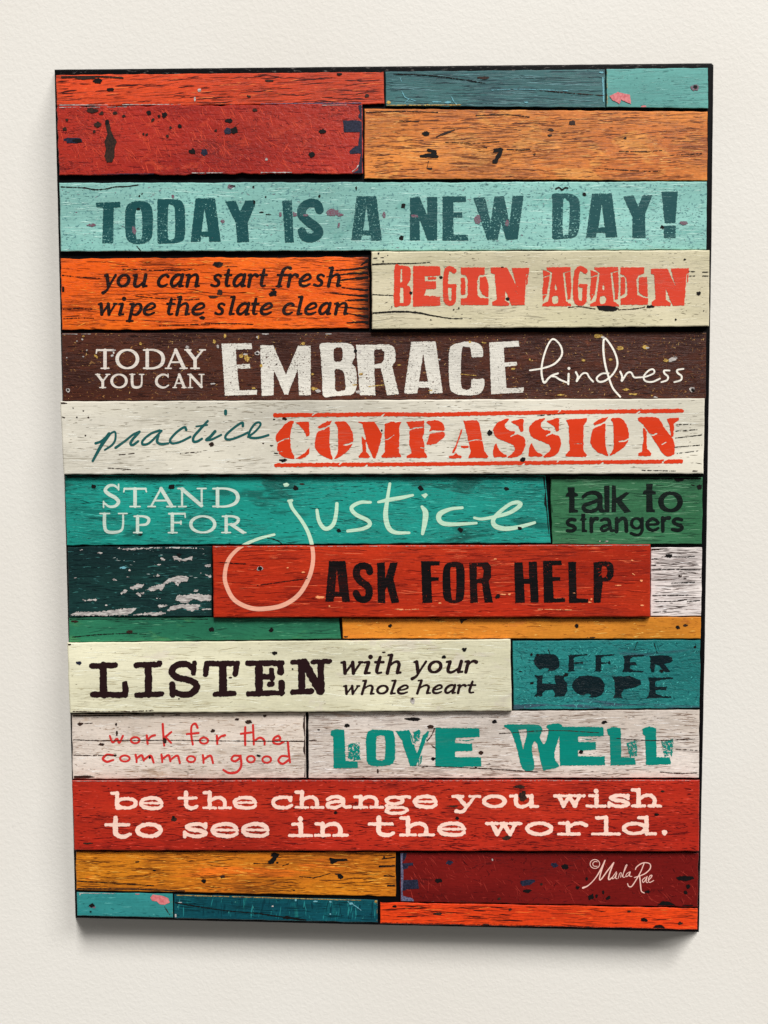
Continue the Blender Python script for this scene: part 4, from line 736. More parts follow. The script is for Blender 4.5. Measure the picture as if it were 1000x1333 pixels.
def build_grain(key, z, seed):
    q = np.array(PL[key][0], float); qi = inset(q, 1.4)
    x0, y0 = q.min(0); x1, y1 = q.max(0)
    area_px = abs(sum(a[0]*b[1]-b[0]*a[1] for a, b in zip(q, np.roll(q, -1, 0))))/2
    rs = np.random.RandomState(seed+50)
    top = lambda x: np.interp(x, [qi[0][0], qi[1][0]], [qi[0][1], qi[1][1]])
    bot = lambda x: np.interp(x, [qi[3][0], qi[2][0]], [qi[3][1], qi[2][1]])
    lef = lambda y: np.interp(y, [qi[0][1], qi[3][1]], [qi[0][0], qi[3][0]])
    rig = lambda y: np.interp(y, [qi[1][1], qi[2][1]], [qi[1][0], qi[2][0]])
    res = []
    lvl = 0
    for col, dens, (l0, l1), (w0, w1), ang, aj, clump in GR.get(key, []):
        V, Fc = [], []
        n = int(dens*area_px/10000)
        made = tries = 0
        ph = rs.uniform(0, 200, 2)
        while made < n and tries < n*12:
            tries += 1
            x = rs.uniform(x0, x1); y = rs.uniform(y0, y1)
            den = 0.5+vnoise(np.array([x/42+ph[0]]), np.array([y/13+ph[1]]))[0]
            if clump and den < clump*(0.35+rs.rand()*0.75): continue
            made += 1
            L = l0+(l1-l0)*rs.rand()**2.2
            wd = w0+(w1-w0)*rs.rand()**1.5
            if rs.rand() < .25: wd *= .75
            a = rad(-(ang+rs.normal(0, aj)))
            m = max(3, int(L/4)+1)
            t = np.linspace(-.5, .5, m)*L
            wob = np.cumsum(rs.normal(0, 1, m)); wob = (wob-np.linspace(wob[0], wob[-1], m))*min(.35, L*.02)
            px = x+t*math.cos(a)-wob*math.sin(a); py = y+t*math.sin(a)+wob*math.cos(a)
            ok = (py > top(px)) & (py < bot(px)) & (px > lef(py)) & (px < rig(py))
            idx = np.nonzero(ok)[0]
            if len(idx) < 2 or idx[-1]-idx[0]+1 != len(idx): continue
            px, py = px[idx], py[idx]; m = len(px)
            tt = np.linspace(0, 1, m)
            hw = wd/2*np.clip(np.minimum(tt, 1-tt)*4+.25, 0, 1)*rs.uniform(.6, 1.15, m)
            nx, ny = -math.sin(a), math.cos(a)
            lvl += 1
            zz = z+0.00001+(lvl % 34)*0.0000022
            up = P(np.column_stack([px+nx*hw, py+ny*hw]), zz); dn = P(np.column_stack([px-nx*hw, py-ny*hw]), zz)
            b = len(V); V += up.tolist()+dn.tolist()
            Fc += [(b+i, b+i+1, b+m+i+1, b+m+i) for i in range(m-1)]
        res.append((V, Fc))
    return res

# ------------------------------------------------------------------ lettering
# key -> list of (name label, field window, painter, ink colour, distress, rough)
LET = {k: [] for k in PL}
def letters(key, label, ink, worn=0.0, ink_crack=.3, rough=(.25, 2.0, .15, .8), speckle=None, win=None, grow=0.0):
    def deco(fn):
        q = np.array(PL[key][0])
        F = Field(*(win or (q[:, 0].min()+.5, q[:, 1].min()+.5, q[:, 0].max()-.5, q[:, 1].max()-.5)))
        fn(F)
        F.f += grow
        if rough: F.rough(*rough)
        if speckle: F.speckle(*speckle)
        LET[key].append((label, F, ink, worn, ink_crack))
        return fn
    return deco

@letters('F', 'dark teal block capitals TODAY IS A NEW DAY!', (24, 76, 78), .18, .25, (.3, 1.6, .3, .8), (.47, .9))
def _(F):
    draw(F, """
P 58,95 185,90 187,118 152,120 150,305 92,305 98,120 62,118
Q 285,86 328,94 352,125 356,200 351,272 325,300 285,310 240,302 216,270 211,195 216,122 242,94
G 284,126 298,145 300,270 283,284 268,270 266,145
Q 380,78 400,77 480,78 512,96 523,140 523,262 508,294 470,305 400,308 385,306 380,280 380,110
G 437,110 455,106 468,120 471,150 471,265 458,284 437,284 434,200
P 578,72 680,72 710,297 650,298 648,272 608,272 604,298 553,298
H 625,125 645,245 610,245
P 733,88 788,84 810,140 838,84 880,82 890,105 850,200 858,298 795,302 788,200""", 110, 240, .25)
    draw(F, """
P 70,85 120,83 130,300 85,302
S 44/46/46/48/46/44 264,132 252,104 215,97 178,118 172,158 205,192 248,225 260,255 225,278 188,272 172,245
P 458,60 560,62 590,290 535,292 532,265 487,264 480,290 430,290
H 508,112 525,238 492,238
P 735,70 785,65 825,160 825,65 878,65 877,290 828,292 785,180 787,290 735,292
P 905,62 1026,62 1028,90 962,92 962,145 1008,145 1008,172 962,172 962,262 1036,262 1040,292 905,292""", 350, 240, .25)
    draw(F, """
P 55,58 105,55 130,165 146,52 187,50 212,165 225,50 273,48 247,237 197,240 176,170 160,240 115,241
Q 398,42 440,39 482,42 510,62 518,110 512,200 490,230 440,236 400,236 397,210 398,80
G 445,70 462,68 473,90 468,205 452,218 443,210
P 570,40 655,38 680,228 630,230 626,208 590,210 586,230 543,230
H 612,85 625,185 598,187
P 705,52 752,48 770,95 790,46 832,46 800,130 802,230 745,232 745,140
P 872,32 942,30 932,165 885,168
P 882,180 934,178 932,232 882,232""", 600, 240, .3)

@letters('G', 'dark brown italic words you can start fresh wipe the slate clean', (28, 14, 13), -.1, .1, (.12, 1.6), grow=.3)
def _(F):
    b = (205, 204.5, 120, 1760); h = (93, 93, 0, 1)
    glyphs(F, ITALIC, 'y 118 222;o 222 314;u 330 432;c 498 582;a 586 682;n 692 790;s 862 942;t 960 1010;a 1016 1108;r 1118 1192;t 1200 1254;f 1310 1420;r 1388 1468;e 1470 1558;s 1566 1648;h 1662 1760', .19, 110, 335, (205, 201, 118, 1760), (93, 91, 118, 1760), .2, 1.12)
    glyphs(F, ITALIC, 'w 92 226;i 230 286;p 284 396;e 402 492;t 562 622;h 622 722;e 735 830;s 890 966;l 988 1036;a 1040 1136;t 1146 1198;e 1203 1293;c 1356 1440;l 1453 1500;e 1508 1598;a 1603 1693;n 1710 1810', .19, 110, 335, (398, 393, 92, 1810), (88, 86, 92, 1810), .2, 1.12)

@letters('H', 'worn red block capitals BEGIN AGAIN', (216, 66, 42), .08, .2, (.4, 1.8, .35, .8), (.62, 1.0))
def _(F):
    draw(F, """
Q 70,55 110,53 150,56 172,78 172,140 152,180 172,200 175,280 160,312 110,316 68,315 66,200
H 108,75 118,75 118,160 106,160
H 105,195 124,195 127,295 104,295
P 190,55 365,57 370,118 300,122 265,125 268,155 340,155 340,205 275,208 260,248 365,255 368,315 188,320
P 285,128 340,128 340,142 290,146
S 34/32/34/34/32/30 455,88 432,72 408,90 400,180 406,278 430,298 452,280 455,190
L 24 425,185 462,185
P 500,65 655,65 655,112 618,115 608,150 608,245 625,262 682,265 680,310 500,310 500,268 535,262 545,245 545,140 530,115 500,112
P 500,135 525,130 532,180 530,240 500,245
P 624,130 665,125 682,180 680,262 640,240 622,200
P 695,65 800,65 855,165 832,68 945,68 945,105 925,112 915,310 830,312 790,215 788,280 820,300 812,315 705,315 705,290 735,275 720,110 695,100
E 10/6 822,85 840,130 856,172
P 928,115 940,108 935,170 925,180
P 655,265 678,265 676,308 655,308""", 500, 335, .2)
    a = """
P 60,65 215,62 215,85 165,100 185,285 220,305 220,318 30,318 35,300 70,285 95,100 60,80
H 118,165 127,205 120,215 110,205
G 95,260 115,250 135,258 132,295 110,304 97,295
P 35,82 82,100 76,150 62,240 36,285 30,230 38,150
P 178,102 215,90 220,200 212,270 196,275
E 5 36,130 85,115
E 5 32,245 60,240"""
    draw(F, a, 700, 335, .2); draw(F, a, 762, 335, .2)
    draw(F, """
S 34/32/34/34/32/30 308,88 285,72 258,90 247,180 252,275 275,298 303,282 308,190
L 24 278,185 314,185
P 540,65 695,65 695,105 660,115 645,140 650,245 690,262 720,265 720,308 540,308 540,268 575,258 585,240 580,140 560,115 540,108
P 540,130 568,126 572,180 568,235 540,250
P 660,130 712,125 718,260 690,250 658,225
P 738,75 845,72 890,165 868,72 985,70 985,100 970,110 955,312 880,315 835,205 835,275 870,300 865,315 745,318 745,290 768,270 760,115 738,105
E 9/6 860,88 878,135 897,180
P 974,112 984,106 982,150 972,170""", 700, 335, .2)

@letters('I', 'off white roman capitals TODAY YOU CAN', (222, 212, 200), -.05, .15, None, grow=.22)
def _(F):
    glyphs(F, ROMAN, 'T 82 215;O 225 395;D 418 580;A 582 746;Y 722 878', .18, 110, 440, (223, 223, 0, 1000), (142, 142, 0, 1000), 0, 1.12)
    glyphs(F, ROMAN, 'Y 78 186;O 188 312;U 325 432;C 512 615;A 638 738;N 745 868', .18, 110, 440, (361, 361, 0, 1000), (101, 101, 0, 1000), 0, 1.2)

@letters('I', 'big off white block capitals EMBRACE', (222, 217, 205), .19, .12, (.35, 1.6, .3, .8), (.47, .9))
def _(F):
    draw(F, """
P 40,82 228,80 230,115 130,120 133,212 215,208 218,235 138,240 150,372 262,370 258,398 62,405
P 280,92 360,92 440,275 515,95 592,95 594,402 522,402 512,240 452,398 430,398 365,245 362,402 290,407
Q 655,84 740,78 820,80 858,102 868,160 850,204 873,240 878,345 856,394 820,402 740,407 672,407 665,300 655,150
G 738,116 760,106 785,110 792,135 785,188 760,194 740,190 736,150
G 742,248 768,240 795,255 806,300 808,365 785,374 748,372 744,300""", 280, 430, .21)
    draw(F, """
P -78,90 130,88 160,108 168,150 164,195 145,222 188,395 115,402 75,235 35,235 42,402 -54,402
H 35,118 80,116 98,135 96,180 80,205 35,212
P 265,70 415,68 460,388 380,392 375,355 308,355 300,392 220,392
H 338,145 368,318 312,318
Q 600,70 670,77 703,105 708,158 675,165 640,163 632,112 602,102 578,120 573,330 600,368 632,355 640,305 680,302 715,303 712,360 680,396 600,402 532,390 503,350 497,200 500,130 520,92
P 748,75 930,65 935,100 838,105 842,200 918,195 922,218 845,225 855,358 962,355 958,385 760,395""", 480, 430, .21)

@letters('I', 'thin white handwritten word kindness', (246, 240, 226), -.2, 0, None)
def _(F):
    draw(F, """
S 10/11/12/11/10/11/12/13/12/11 0,224 75,212 150,185 197,130 190,72 145,30 110,70 80,160 72,240 88,300 116,272 140,254 174,243
S 9/12/10 138,262 158,264 190,284 235,301
S 13/12 240,246 238,310
D 242,212 9
S 12/10/11 285,235 297,262 290,292 322,248 352,242 368,268 392,294
S 10/11/12/11/12/12/13/12/11 488,242 445,245 414,272 430,295 472,285 520,240 543,180 520,100 466,26 455,85 465,180 487,262 515,335 560,388
S 12/10/11 560,232 572,262 570,290 602,242 628,238 645,266 670,268 722,262 770,240 764,218 735,226 706,262 716,290 760,295 806,275
S 10/12/11/10 866,225 832,226 836,245 856,262 850,285 815,297
S 10/12/11/10 952,215 914,222 916,240 940,260 935,285 895,297""", 690, 435, .21)

@letters('J', 'dark teal script word practice', (28, 88, 86), -.2, .05, None)
def _(F):
    draw(F, """
S 14/12/16 58,208 82,200 104,184 130,158
S 20/18/13 128,160 92,212 70,250 43,300
S 9/10/12/10 92,198 138,156 160,150 160,190 142,218 106,242
S 14/11/12 162,231 210,197 252,163 287,147
S 13/15/12 285,150 250,188 240,210 252,217 280,197
S 12/12/13/12/11 392,140 345,158 305,192 303,213 335,208 378,168 402,142
S 13/15/12 386,165 378,198 398,212 436,208
S 14/12/13/12/12 530,138 520,124 480,150 446,190 458,208 500,200 552,174
S 12/14/14/12 642,92 605,132 570,172 568,198 588,198 612,184
L 9 582,120 640,112
S 16/15/12/11 680,146 655,174 634,190 662,188 712,164
L 17 735,40 735,54
S 14/12/13/12/12 825,118 822,100 785,122 738,164 738,186 770,186 822,166 850,152
S 11/11/12/13/12 852,175 890,146 917,112 908,98 884,110 860,148 858,174 885,181 922,176 958,165""", 110, 525, .25)

@letters('J', 'red stencil capitals COMPASSION between two rules', (214, 58, 22), -.02, .12, (.5, 2.4, .25, .9))
def _(F):
    F.stroke([(358, 540.6), (420, 540), (498, 539.2), (560, 539.6), (640, 538), (700, 537), (800, 535.6), (888, 534.6)], [5.2])
    F.stroke([(359.5, 605.6), (420, 605), (520, 604.4), (600, 603.6), (700, 602.4), (800, 601.4), (887, 600.6)], [5.0])
    for x, y in ((410, 538), (498, 541), (730, 534), (830, 538), (445, 602), (475, 608), (680, 606), (728, 599), (782, 605), (866, 599)):
        F.stroke([(x-3, y+2.5), (x+3, y-2.5)], [1.6], False, True)
    O = """
Q 395,132 360,146 322,160 304,200 299,255 318,288 345,314 380,330 415,338 402,290 395,220
P 318,130 345,108 375,94 412,88 398,112 365,130 328,140
Q 430,98 465,92 500,96 535,140 550,205 540,250 515,285 470,318 425,338 448,290 450,190 448,130
E 9 488,246 520,242 552,228"""
    S = """
Q 715,75 690,110 692,135 712,150 755,160 745,180 772,178 810,195 820,230 815,268 790,310 745,328 705,325 750,285 745,250 695,226 635,198 612,150 628,112 660,88
E 7 726,190 742,180 760,176
Q 728,95 760,85 805,75 808,120 806,155 790,160 775,128
Q 630,235 640,262 668,295 700,315 690,326 650,324 615,325 611,290 616,260"""
    draw(F, """
Q 162,90 122,98 72,148 44,195 54,240 56,290 100,325 168,336 150,290 140,220 144,150
P 175,100 215,95 262,95 265,185 245,192 228,150 200,120
P 172,335 235,298 265,262 262,302 240,322 200,338
E 7 55,232 100,210 128,203
E 6 60,292 90,288
P 580,95 690,95 738,175 722,250 695,335 680,330 640,240 610,110
P 605,190 632,215 632,290 665,325 640,332 585,330 585,318 610,290
P 755,110 800,92 832,100 850,94 866,96 850,120 848,290 865,325 735,330 735,318 755,290
E 6 755,212 780,206 815,180
E 4 825,272 850,262""", 350, 530, .2)
    draw(F, O, 350, 530, .2)
    draw(F, """
P 45,95 160,88 162,165 150,200 165,250 165,290 182,320 175,330 50,330 48,318 80,300 65,240 66,130
E 8 58,150 100,136 152,130
E 5 140,262 165,268
Q 175,98 240,84 285,110 293,150 260,152 215,152 195,158 205,125
Q 198,176 240,165 292,162 290,195 258,222 228,240 178,242 188,210
P 418,88 500,85 520,100 555,290 578,322 570,330 450,330 465,290 440,180
E 4 440,225 500,212 535,216
P 412,138 385,230 355,298 340,298 370,240 400,150
P 318,318 350,315 370,298 385,312 408,318 400,332 325,334
P 402,250 450,250 450,265 402,265""", 520, 530, .2)
    draw(F, S, 520, 530, .2); draw(F, S, 566.4, 529.4, .2)
    draw(F, """
P 185,82 320,70 322,92 300,120 298,280 322,310 315,325 182,322 182,308 208,280 205,130
E 5 240,240 285,236
Q 650,75 700,64 760,65 792,78 830,140 885,215 890,300 850,320 810,295 775,240 700,130
E 8 722,168 750,182 775,172
L 12 690,140 700,150
P 685,135 710,160 712,270 742,300 735,318 655,318 655,300 680,290 690,200
P 840,75 920,68 920,82 888,105 885,190 870,195 860,120
E 8 810,242 835,228""", 700, 530, .2)
    draw(F, O, 709, 525.4, .2)

@letters('K', 'pale roman small capitals STAND UP FOR', (198, 214, 200), -.15, .12, None, grow=.3)
def _(F):
    glyphs(F, ROMAN, 'S 65 172', .21, 120, 620, (193, 193, 0, 1), (143, 143, 0, 1), 0, .95)
    glyphs(F, ROMAN, 'T 192 340;A 342 522;N 528 710;D 738 915', .21, 120, 620, (191, 191, 0, 1), (119, 119, 0, 1), 0, 1.15)
    glyphs(F, ROMAN, 'U 45 220;F 470 580', .21, 120, 620, (353, 353, 0, 1), (126, 126, 0, 1), 0, 1.0)
    glyphs(F, ROMAN, 'P 252 360;O 600 772;R 798 956', .21, 120, 620, (352, 352, 0, 1), (108, 108, 0, 1), 0, 1.15)

J_STEM = "S 22/20/20/22/24/24/26/26/27/26/26/25/24/24/20/18/15 443,148 458,190 512,262 550,330 574,410 580,500 556,600 496,700 405,762 295,784 205,778 115,732 68,650 58,580 82,490 150,420 250,372 350,345"
@letters('K', 'pale mint handwritten word justice', (192, 226, 198), -.2, .06, None, None, (86, 620, 714, 709))
def _(F):
    draw(F, J_STEM+"""
L 16 435,146 455,143
P 402,45 425,38 440,48 432,60 410,62
S 18/22/24/24/24/22/20 603,200 614,262 642,305 672,308 702,280 717,220 721,162
S 16/22/24/24/22/18 920,154 858,155 808,185 832,225 905,262 914,290 870,312 785,324""", 280, 620, .22)
    draw(F, """
S 16/20/28/28/22/14 120,42 106,130 96,220 112,290 152,318 230,320
S 14/20/26/20/14 55,146 110,134 180,122 250,107
S 16/30/34/26/18 302,172 322,205 318,262 305,325
P 297,105 325,95 336,106 318,126
S 16/20/30/26/24/14 530,178 462,186 402,215 404,255 458,272 610,265
S 14/18/22/24/20/22/28/24/16 598,235 640,242 720,228 800,205 858,165 846,148 800,158 735,208 704,252 722,285 780,297 860,285 940,262""", 480, 620, .23)
@letters('N', 'peach tail loop of the handwritten j', (238, 172, 146), -.2, .06, None, None, (279, 711.5, 500, 802))
def _(F):
    draw(F, J_STEM, 280, 620, .22)

@letters('L', 'black typed words talk to strangers', (11, 21, 18), .0, .1, (.2, 1.4))
def _(F):
    draw(F, """
P 100,75 150,75 148,110 172,120 172,136 148,140 148,225 172,232 170,247 110,250 112,140 85,138 95,115 105,110
S 24/26/32/36/34/20 208,140 242,116 292,114 322,138 322,200 332,232 350,236
S 24/28/24 318,160 268,180 218,198 212,222 238,240 290,232 318,205
P 350,65 388,62 388,245 355,245
P 405,60 430,65 434,150 500,108 528,112 470,165 535,243 490,250 435,180 432,245 402,245
P 640,50 685,52 680,95 705,108 705,123 680,125 685,225 700,228 698,245 640,245 640,125 615,122 620,100 640,92
O 806 175 66 60 38 22
S 22/24/26/22 152,300 125,294 100,310 108,330 140,342 152,360 130,374 98,372
P 195,255 222,255 220,285 235,292 220,305 220,362 238,372 232,382 198,382 198,305 182,300 195,285
L 25 262,290 264,378
S 20/28 266,322 284,292 302,290
S 20/22/26/24/18 332,302 358,292 384,302 390,340 400,370 416,371
S 18/22/18 388,330 350,340 332,358 346,374 385,360
L 26 437,290 437,378
S 18/26/27 440,322 470,290 498,300 504,375
O 573 322 34 34 22 16
L 23 612,290 612,370
S 22/20/20 612,365 600,394 570,402 535,390
S 16/20/22/24/22/18 642,332 720,325 704,298 676,292 646,320 656,358 690,371 722,355
L 25 752,285 753,374
S 20/28 756,312 774,288 796,286
S 22/24/26/22 882,298 850,290 826,305 838,325 878,340 882,360 855,371 818,364""", 720, 620, .19)

@letters('N', 'black block capitals ASK FOR HELP', (13, 10, 11), .14, .1, (.3, 1.6, .25, .8), (.58, .9))
def _(F):
    draw(F, """
P 92,52 200,50 228,318 178,318 174,282 128,284 120,316 68,316
H 143,110 160,252 130,252
S 44/46/48/48/46/44 358,122 350,96 318,82 278,98 272,145 300,185 345,218 354,258 342,292 315,303 285,292 268,262
P 405,62 455,60 460,160 490,62 540,60 512,170 550,322 500,325 470,220 458,240 458,325 410,325
P 692,52 812,52 812,80 755,82 758,155 808,158 806,180 758,182 765,322 700,325
Q 905,55 955,67 973,100 976,180 972,275 955,312 905,325 856,312 836,275 832,170 838,98 860,67
G 905,92 920,112 918,288 905,304 890,288 882,112""", 410, 720, .2)
    draw(F, """
P 5,62 125,60 148,85 147,160 132,180 160,322 105,322 88,195 55,195 62,322 12,325
H 55,90 88,88 98,110 95,160 55,170
P 298,60 352,58 360,165 395,165 392,56 445,55 458,322 405,322 400,200 362,200 368,322 305,325
P 485,50 605,48 608,75 545,80 548,155 598,155 598,180 550,182 555,295 628,292 630,318 492,324
P 650,58 700,56 705,295 780,298 778,322 655,325
P 815,60 860,54 915,53 942,75 947,120 942,155 920,180 875,185 860,322 815,325
G 868,92 888,84 903,105 898,145 872,160 866,130
E 4 850,150 870,130
E 4 905,85 915,75
E 4 895,150 905,165
E 4 862,120 848,125""", 610, 720, .2)

@letters('R', 'dark brown typewriter capitals LISTEN', (38, 19, 21), -.15, 0, (.6, 3.2, .3, 1.1), grow=.85)
def _(F):
    draw(F, """
L 34 55,158 235,153
L 48 143,155 146,380
L 36 66,376 312,380
S 34/40 310,295 314,340 310,380
L 34 396,152 572,146
D 572,138 20
L 46 490,155 490,375
L 32 400,381 590,373
S 34/38/42/40/42/38 836,182 795,148 740,144 690,165 668,205 705,245 785,262 845,288 860,325 820,368 755,378 698,362
L 30 842,138 836,212
S 40/38 672,302 676,340 676,378
E 5 465,238 480,232
E 6 475,326 500,318""", 110, 840, .17)
    draw(F, """
L 34 0,140 230,140
S 40/34 -4,145 -8,180 -14,220
S 40/34 222,152 218,190 214,222
L 50 118,148 120,365
L 32 60,375 204,368
L 34 308,138 570,136
L 48 395,145 396,365
L 32 315,372 575,364
S 36/42 560,145 562,180 560,205
S 40/38 568,288 570,330 566,365
L 34 410,240 498,240
S 30 490,190 494,220 494,255
L 32 475,300 496,296
L 28 652,132 742,124
L 44 722,135 724,350
L 34 656,358 800,352
L 54 740,130 866,352
L 42 868,135 874,350
L 28 808,128 936,122""", 270, 840, .17)

@letters('R', 'dark brown italic words with your whole heart', (38, 20, 21), -.2, 0, (.1, 1.5), grow=.3)
def _(F):
    glyphs(F, ITALIC, 'w 64 206;i 206 266;t 274 336;h 344 442;y 500 602;o 604 696;u 716 826;r 832 916', .21, 430, 840, (182, 170, 64, 916), (84, 78, 64, 916), .2, 1.15)
    glyphs(F, ITALIC, 'w 80 186;h 188 276;o 284 364;l 368 414;e 414 490;h 530 626;e 632 700;a 706 782;r 786 846;t 850 906', .21, 430, 840, (307, 298, 80, 906), (60, 57, 80, 906), .2, 1.15)

@letters('S', 'black woodtype capitals OFFER HOPE', (9, 28, 33), -.1, .05, (.5, 2.2, .3, .9))
def _(F):
    f = """
P 268,58 385,52 388,60 330,64 305,74 308,100 345,100 358,92 362,112 345,108 308,110 305,145 318,152 268,156 274,140 275,70"""
    draw(F, """
Q 130,52 195,57 215,85 218,128 185,148 152,150 158,140 130,134 105,142 78,118 70,82 95,57
P 592,60 725,55 722,66 660,68 640,80 640,100 672,98 678,118 640,118 635,135 660,150 722,152 715,160 592,158 600,140 605,75
P 750,62 855,58 885,72 892,92 880,102 842,112 880,158 845,160 810,118 785,115 780,160 765,160 755,130 760,75
P 70,178 122,178 118,225 200,228 192,195 192,178 255,180 245,200 265,225 268,270 250,302 190,305 195,285 180,264 140,264 118,285 120,302 68,305 85,285 88,195
Q 390,180 450,188 482,218 486,260 465,295 425,308 395,305 408,296 385,286 360,297 322,280 299,250 302,216 335,188
P 530,185 640,182 700,208 705,232 660,252 600,262 585,290 595,312 538,312 550,290 548,210
P 745,190 895,190 895,198 830,202 790,215 785,245 850,246 855,238 855,264 790,265 790,285 830,302 890,302 880,310 735,314 750,290 755,215"""+f, 680, 840, .22)
    draw(F, f, 715.2, 840, .22)

@letters('T', 'red handwritten words work for the common good', (204, 50, 46), -.1, .1, (.12, 1.6))
def _(F):
    draw(F, """
S 9/11/10 82,100 95,130 116,114 126,132 143,100
O 200 120 20 14 10 9
L 11 254,98 258,136
S 9/11 258,120 275,102 292,97
S 11/10 328,45 331,95 335,145
L 10 368,82 336,108
L 10 340,105 367,132
S 11/10/10 490,62 480,43 463,54 461,95 468,140
L 10 440,92 495,86
O 520 122 19 14 10 9
L 11 580,100 582,136
S 9/11 582,120 600,102 618,97
S 11 712,60 711,100 712,142
L 10 692,90 740,84
S 11/10 748,50 750,95 752,140
S 9/11/10 752,125 780,108 800,120 802,140
S 10/11/10 844,122 874,116 866,100 845,112 844,132 868,138 890,128
S 10/12/10 98,190 68,188 50,206 68,220 98,212
O 152 205 22 14 10 9
S 11/10 202,188 206,206 207,222
S 9/11/10 206,206 230,190 240,215
S 9/11/10 242,210 272,192 286,224
S 11/10 322,188 325,206 326,222
S 9/11/10 326,208 355,190 364,218
S 9/11/10 366,210 396,192 408,225
O 460 208 19 14 10 9
S 11/10 515,190 517,208 518,225
S 9/11/10 519,210 550,192 562,226
S 10/11 690,194 660,192 648,210 666,218 690,200
S 11/11/12/10 690,192 693,240 672,268 636,272 610,258
O 738 208 18 15 10 9
O 812 210 20 15 10 9
S 10/11 914,196 882,194 866,215 886,230 914,212
S 11/10 910,128 914,175 920,222""", 120, 930, .28)

@letters('U', 'emerald block capitals LOVE WELL', (4, 130, 116), .03, .08, (.4, 2.0, .3, .8))
def _(F):
    draw(F, """
P 45,68 75,60 118,62 120,100 125,232 190,235 192,270 60,272 58,100 45,95
Q 265,65 320,63 370,66 390,92 392,220 370,252 320,260 265,257 240,225 238,95
G 300,97 315,94 332,98 340,112 339,210 327,228 312,230 298,226 291,212 292,112
P 395,70 470,65 482,85 512,195 545,92 572,70 570,92 508,260 475,260 430,120
E 4 478,95 495,140 540,100
S 6 560,105 545,150 525,210 522,255
P 530,210 540,200 538,240 528,250
P 612,52 850,55 852,102 722,108 718,135 812,138 812,178 720,180 718,210 860,212 862,262 612,265
S 4 740,118 780,122 820,115""", 420, 935, .24)
    draw(F, """
Q 28,45 45,33 120,34 205,36 235,56 222,108 246,138 268,70 256,44 290,30 340,38 325,100 300,190 306,230 325,262 255,280 235,270 205,140 185,134 178,180 190,274 128,274 95,160 65,75
H 105,62 148,60 152,80 130,168
P 325,46 565,48 568,98 430,100 428,128 525,130 525,172 428,175 428,205 572,208 575,255 330,258
S 4 450,112 490,114 530,110""", 650, 935, .24)
    C = Field(F.x0, F.y0, F.x0+(F.w-1)/F.SS, F.y0+(F.h-1)/F.SS)
    draw(C, "P 140,140 200,128 205,225 168,228 140,215\nP 490,75 530,62 528,120 500,135\nP 545,105 575,75 570,120 548,130", 420, 935, .24)
    draw(C, "P 690,135 748,118 748,208 710,212 700,180\nP 880,130 942,112 942,205 902,210 890,180", 650, 935, .24)
    C.rough(.9, 2.2, .5, .8); C.speckle(.22, 1.1)
    h = min(C.f.shape[0], F.f.shape[0]); v = min(C.f.shape[1], F.f.shape[1])
    F.f[:h, :v] = np.maximum(F.f[:h, :v], C.f[:h, :v])
    L = """
P 585,60 620,45 660,55 662,212 735,215 740,252 605,256 600,100 588,85"""
    draw(F, L, 650, 935, .24); draw(F, L, 696, 934.6, .24)
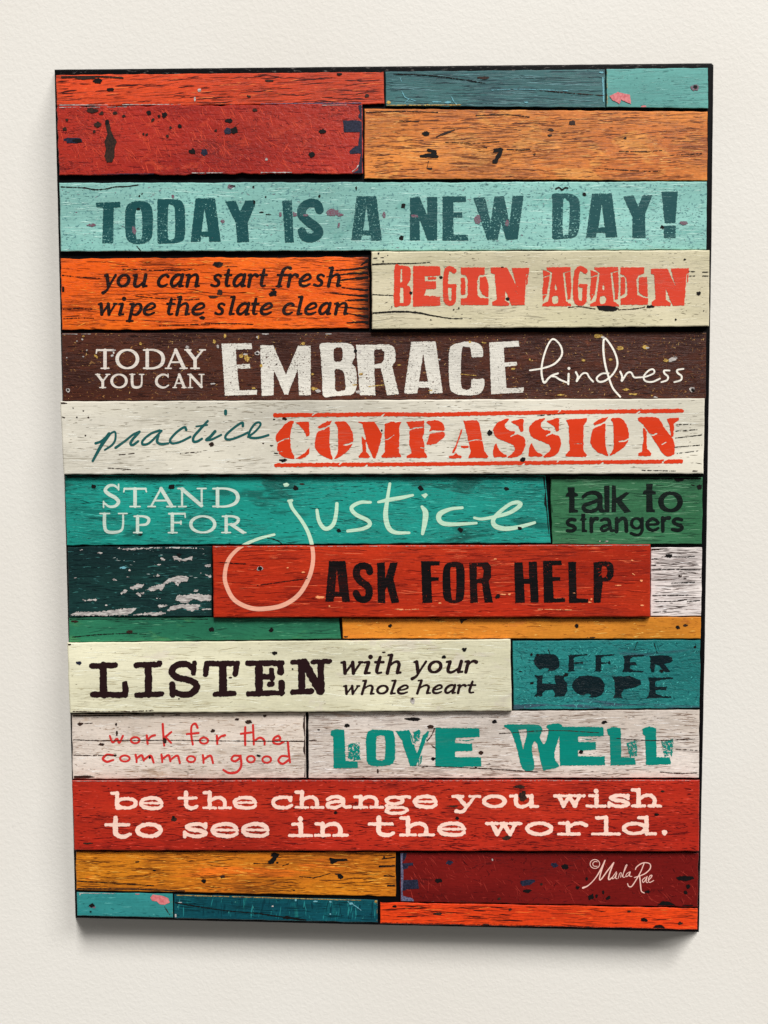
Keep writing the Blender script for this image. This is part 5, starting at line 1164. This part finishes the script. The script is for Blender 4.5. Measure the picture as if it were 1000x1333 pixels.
@letters('V', 'pale peach typewriter words be the change you wish to see in the world.', (250, 212, 194), -.12, .04, (.5, 2.4, .25, 1.0), grow=.25)
def _(F):
    a = (130, 118, 90, 2853); h = (62, 66, 90, 2853)
    # first line, continuous crop units of .26 px from x = 120
    glyphs(F, SLAB, 'b 90 230;e 236 356;t 428 536;h 552 700;e 704 826;c 898 1006;h 1014 1162;a 1168 1304;n 1306 1462;g 1462 1598;e 1606 1730;y 1800 1948;o 1952 2078;u 2088 2240;w 2308 2470;i 2473 2575;s 2580 2694;h 2698 2854', .26, 120, 1020, a, h, 0, 1.02)
    a = (272, 257, 62, 2892); h = (74, 66, 62, 2892)
    glyphs(F, SLAB, 't 62 202;o 214 356;s 455 580;e 592 735;e 745 888;i 982 1104;n 1112 1284;t 1380 1522;h 1537 1717;e 1727 1874;w 1968 2154;o 2166 2312;r 2327 2484;l 2497 2650;d 2650 2830;. 2840 2892', .26, 120, 1020, a, h, 0, 1.0)

@letters('X', 'small pale pink script signature', (238, 192, 178), -.2, 0, None)
def _(F):
    draw(F, """
O 205 165 52 48 8 8
S 8 230,142 205,137 182,160 194,188 230,190
S 20/12/10/14/12 75,424 130,400 200,332 260,240 315,125
S 10/14/12/14/12 315,128 272,250 255,328 275,330 340,240 410,150
S 12/16/14/10 410,150 370,250 352,325 368,332 398,305
S 8 438,250 402,300 395,326 420,312 442,262 430,318 446,324
S 7 458,320 474,268 492,262 484,310
S 8 500,300 530,230 555,178 540,182 515,262 510,308 532,306
S 8 586,250 552,270 540,300 563,296 590,252 580,295 606,300
S 10/12/10/12/12/10 645,224 655,200 700,165 750,150 802,165 806,212 760,262 700,292 634,312
S 10/12/12/10 740,155 702,250 645,350 602,410 570,406 560,378
S 12/14/12/10 690,290 700,390 710,460 742,480
S 9 752,310 720,340 730,366 755,336 772,300 760,358 778,366
S 9 782,346 815,312 825,290 806,290 786,330 796,366 842,345""", 750, 1105, .12)

# ------------------------------------------------------------------ put the boards together
for n, key in enumerate(PL):
    quad, z, jit, label, args = PL[key]
    mat = wood('painted_wood_'+key.lower(), n+1.3, **args)
    marks = build_marks(key, z+0.00016)
    gm = grain_mats(key)
    mats = [mat]+gm+[MK[k] for k, _ in marks]
    extra = [(i+1, vf) for i, vf in enumerate(build_grain(key, z, n))]
    extra += [(i+1+len(gm), vf) for i, (_, vf) in enumerate(marks)]
    bev = 1.5 if z == HIGH else (1.2 if z == MID else 0.9)
    plank = slab('plank', quad, z, -0.0012, bev, mats, sign, label, jit*.55, n*17+3, extra)
    for i, (lab, F, ink, worn, icr) in enumerate(LET[key]):
        im = wood('printed_ink', n+1.3, ink=ink, worn=worn, ink_crack=icr, **args)
        v, f = F.sheet(z+0.00011)
        new_obj('lettering', v, f, [im], plank, None, lab)
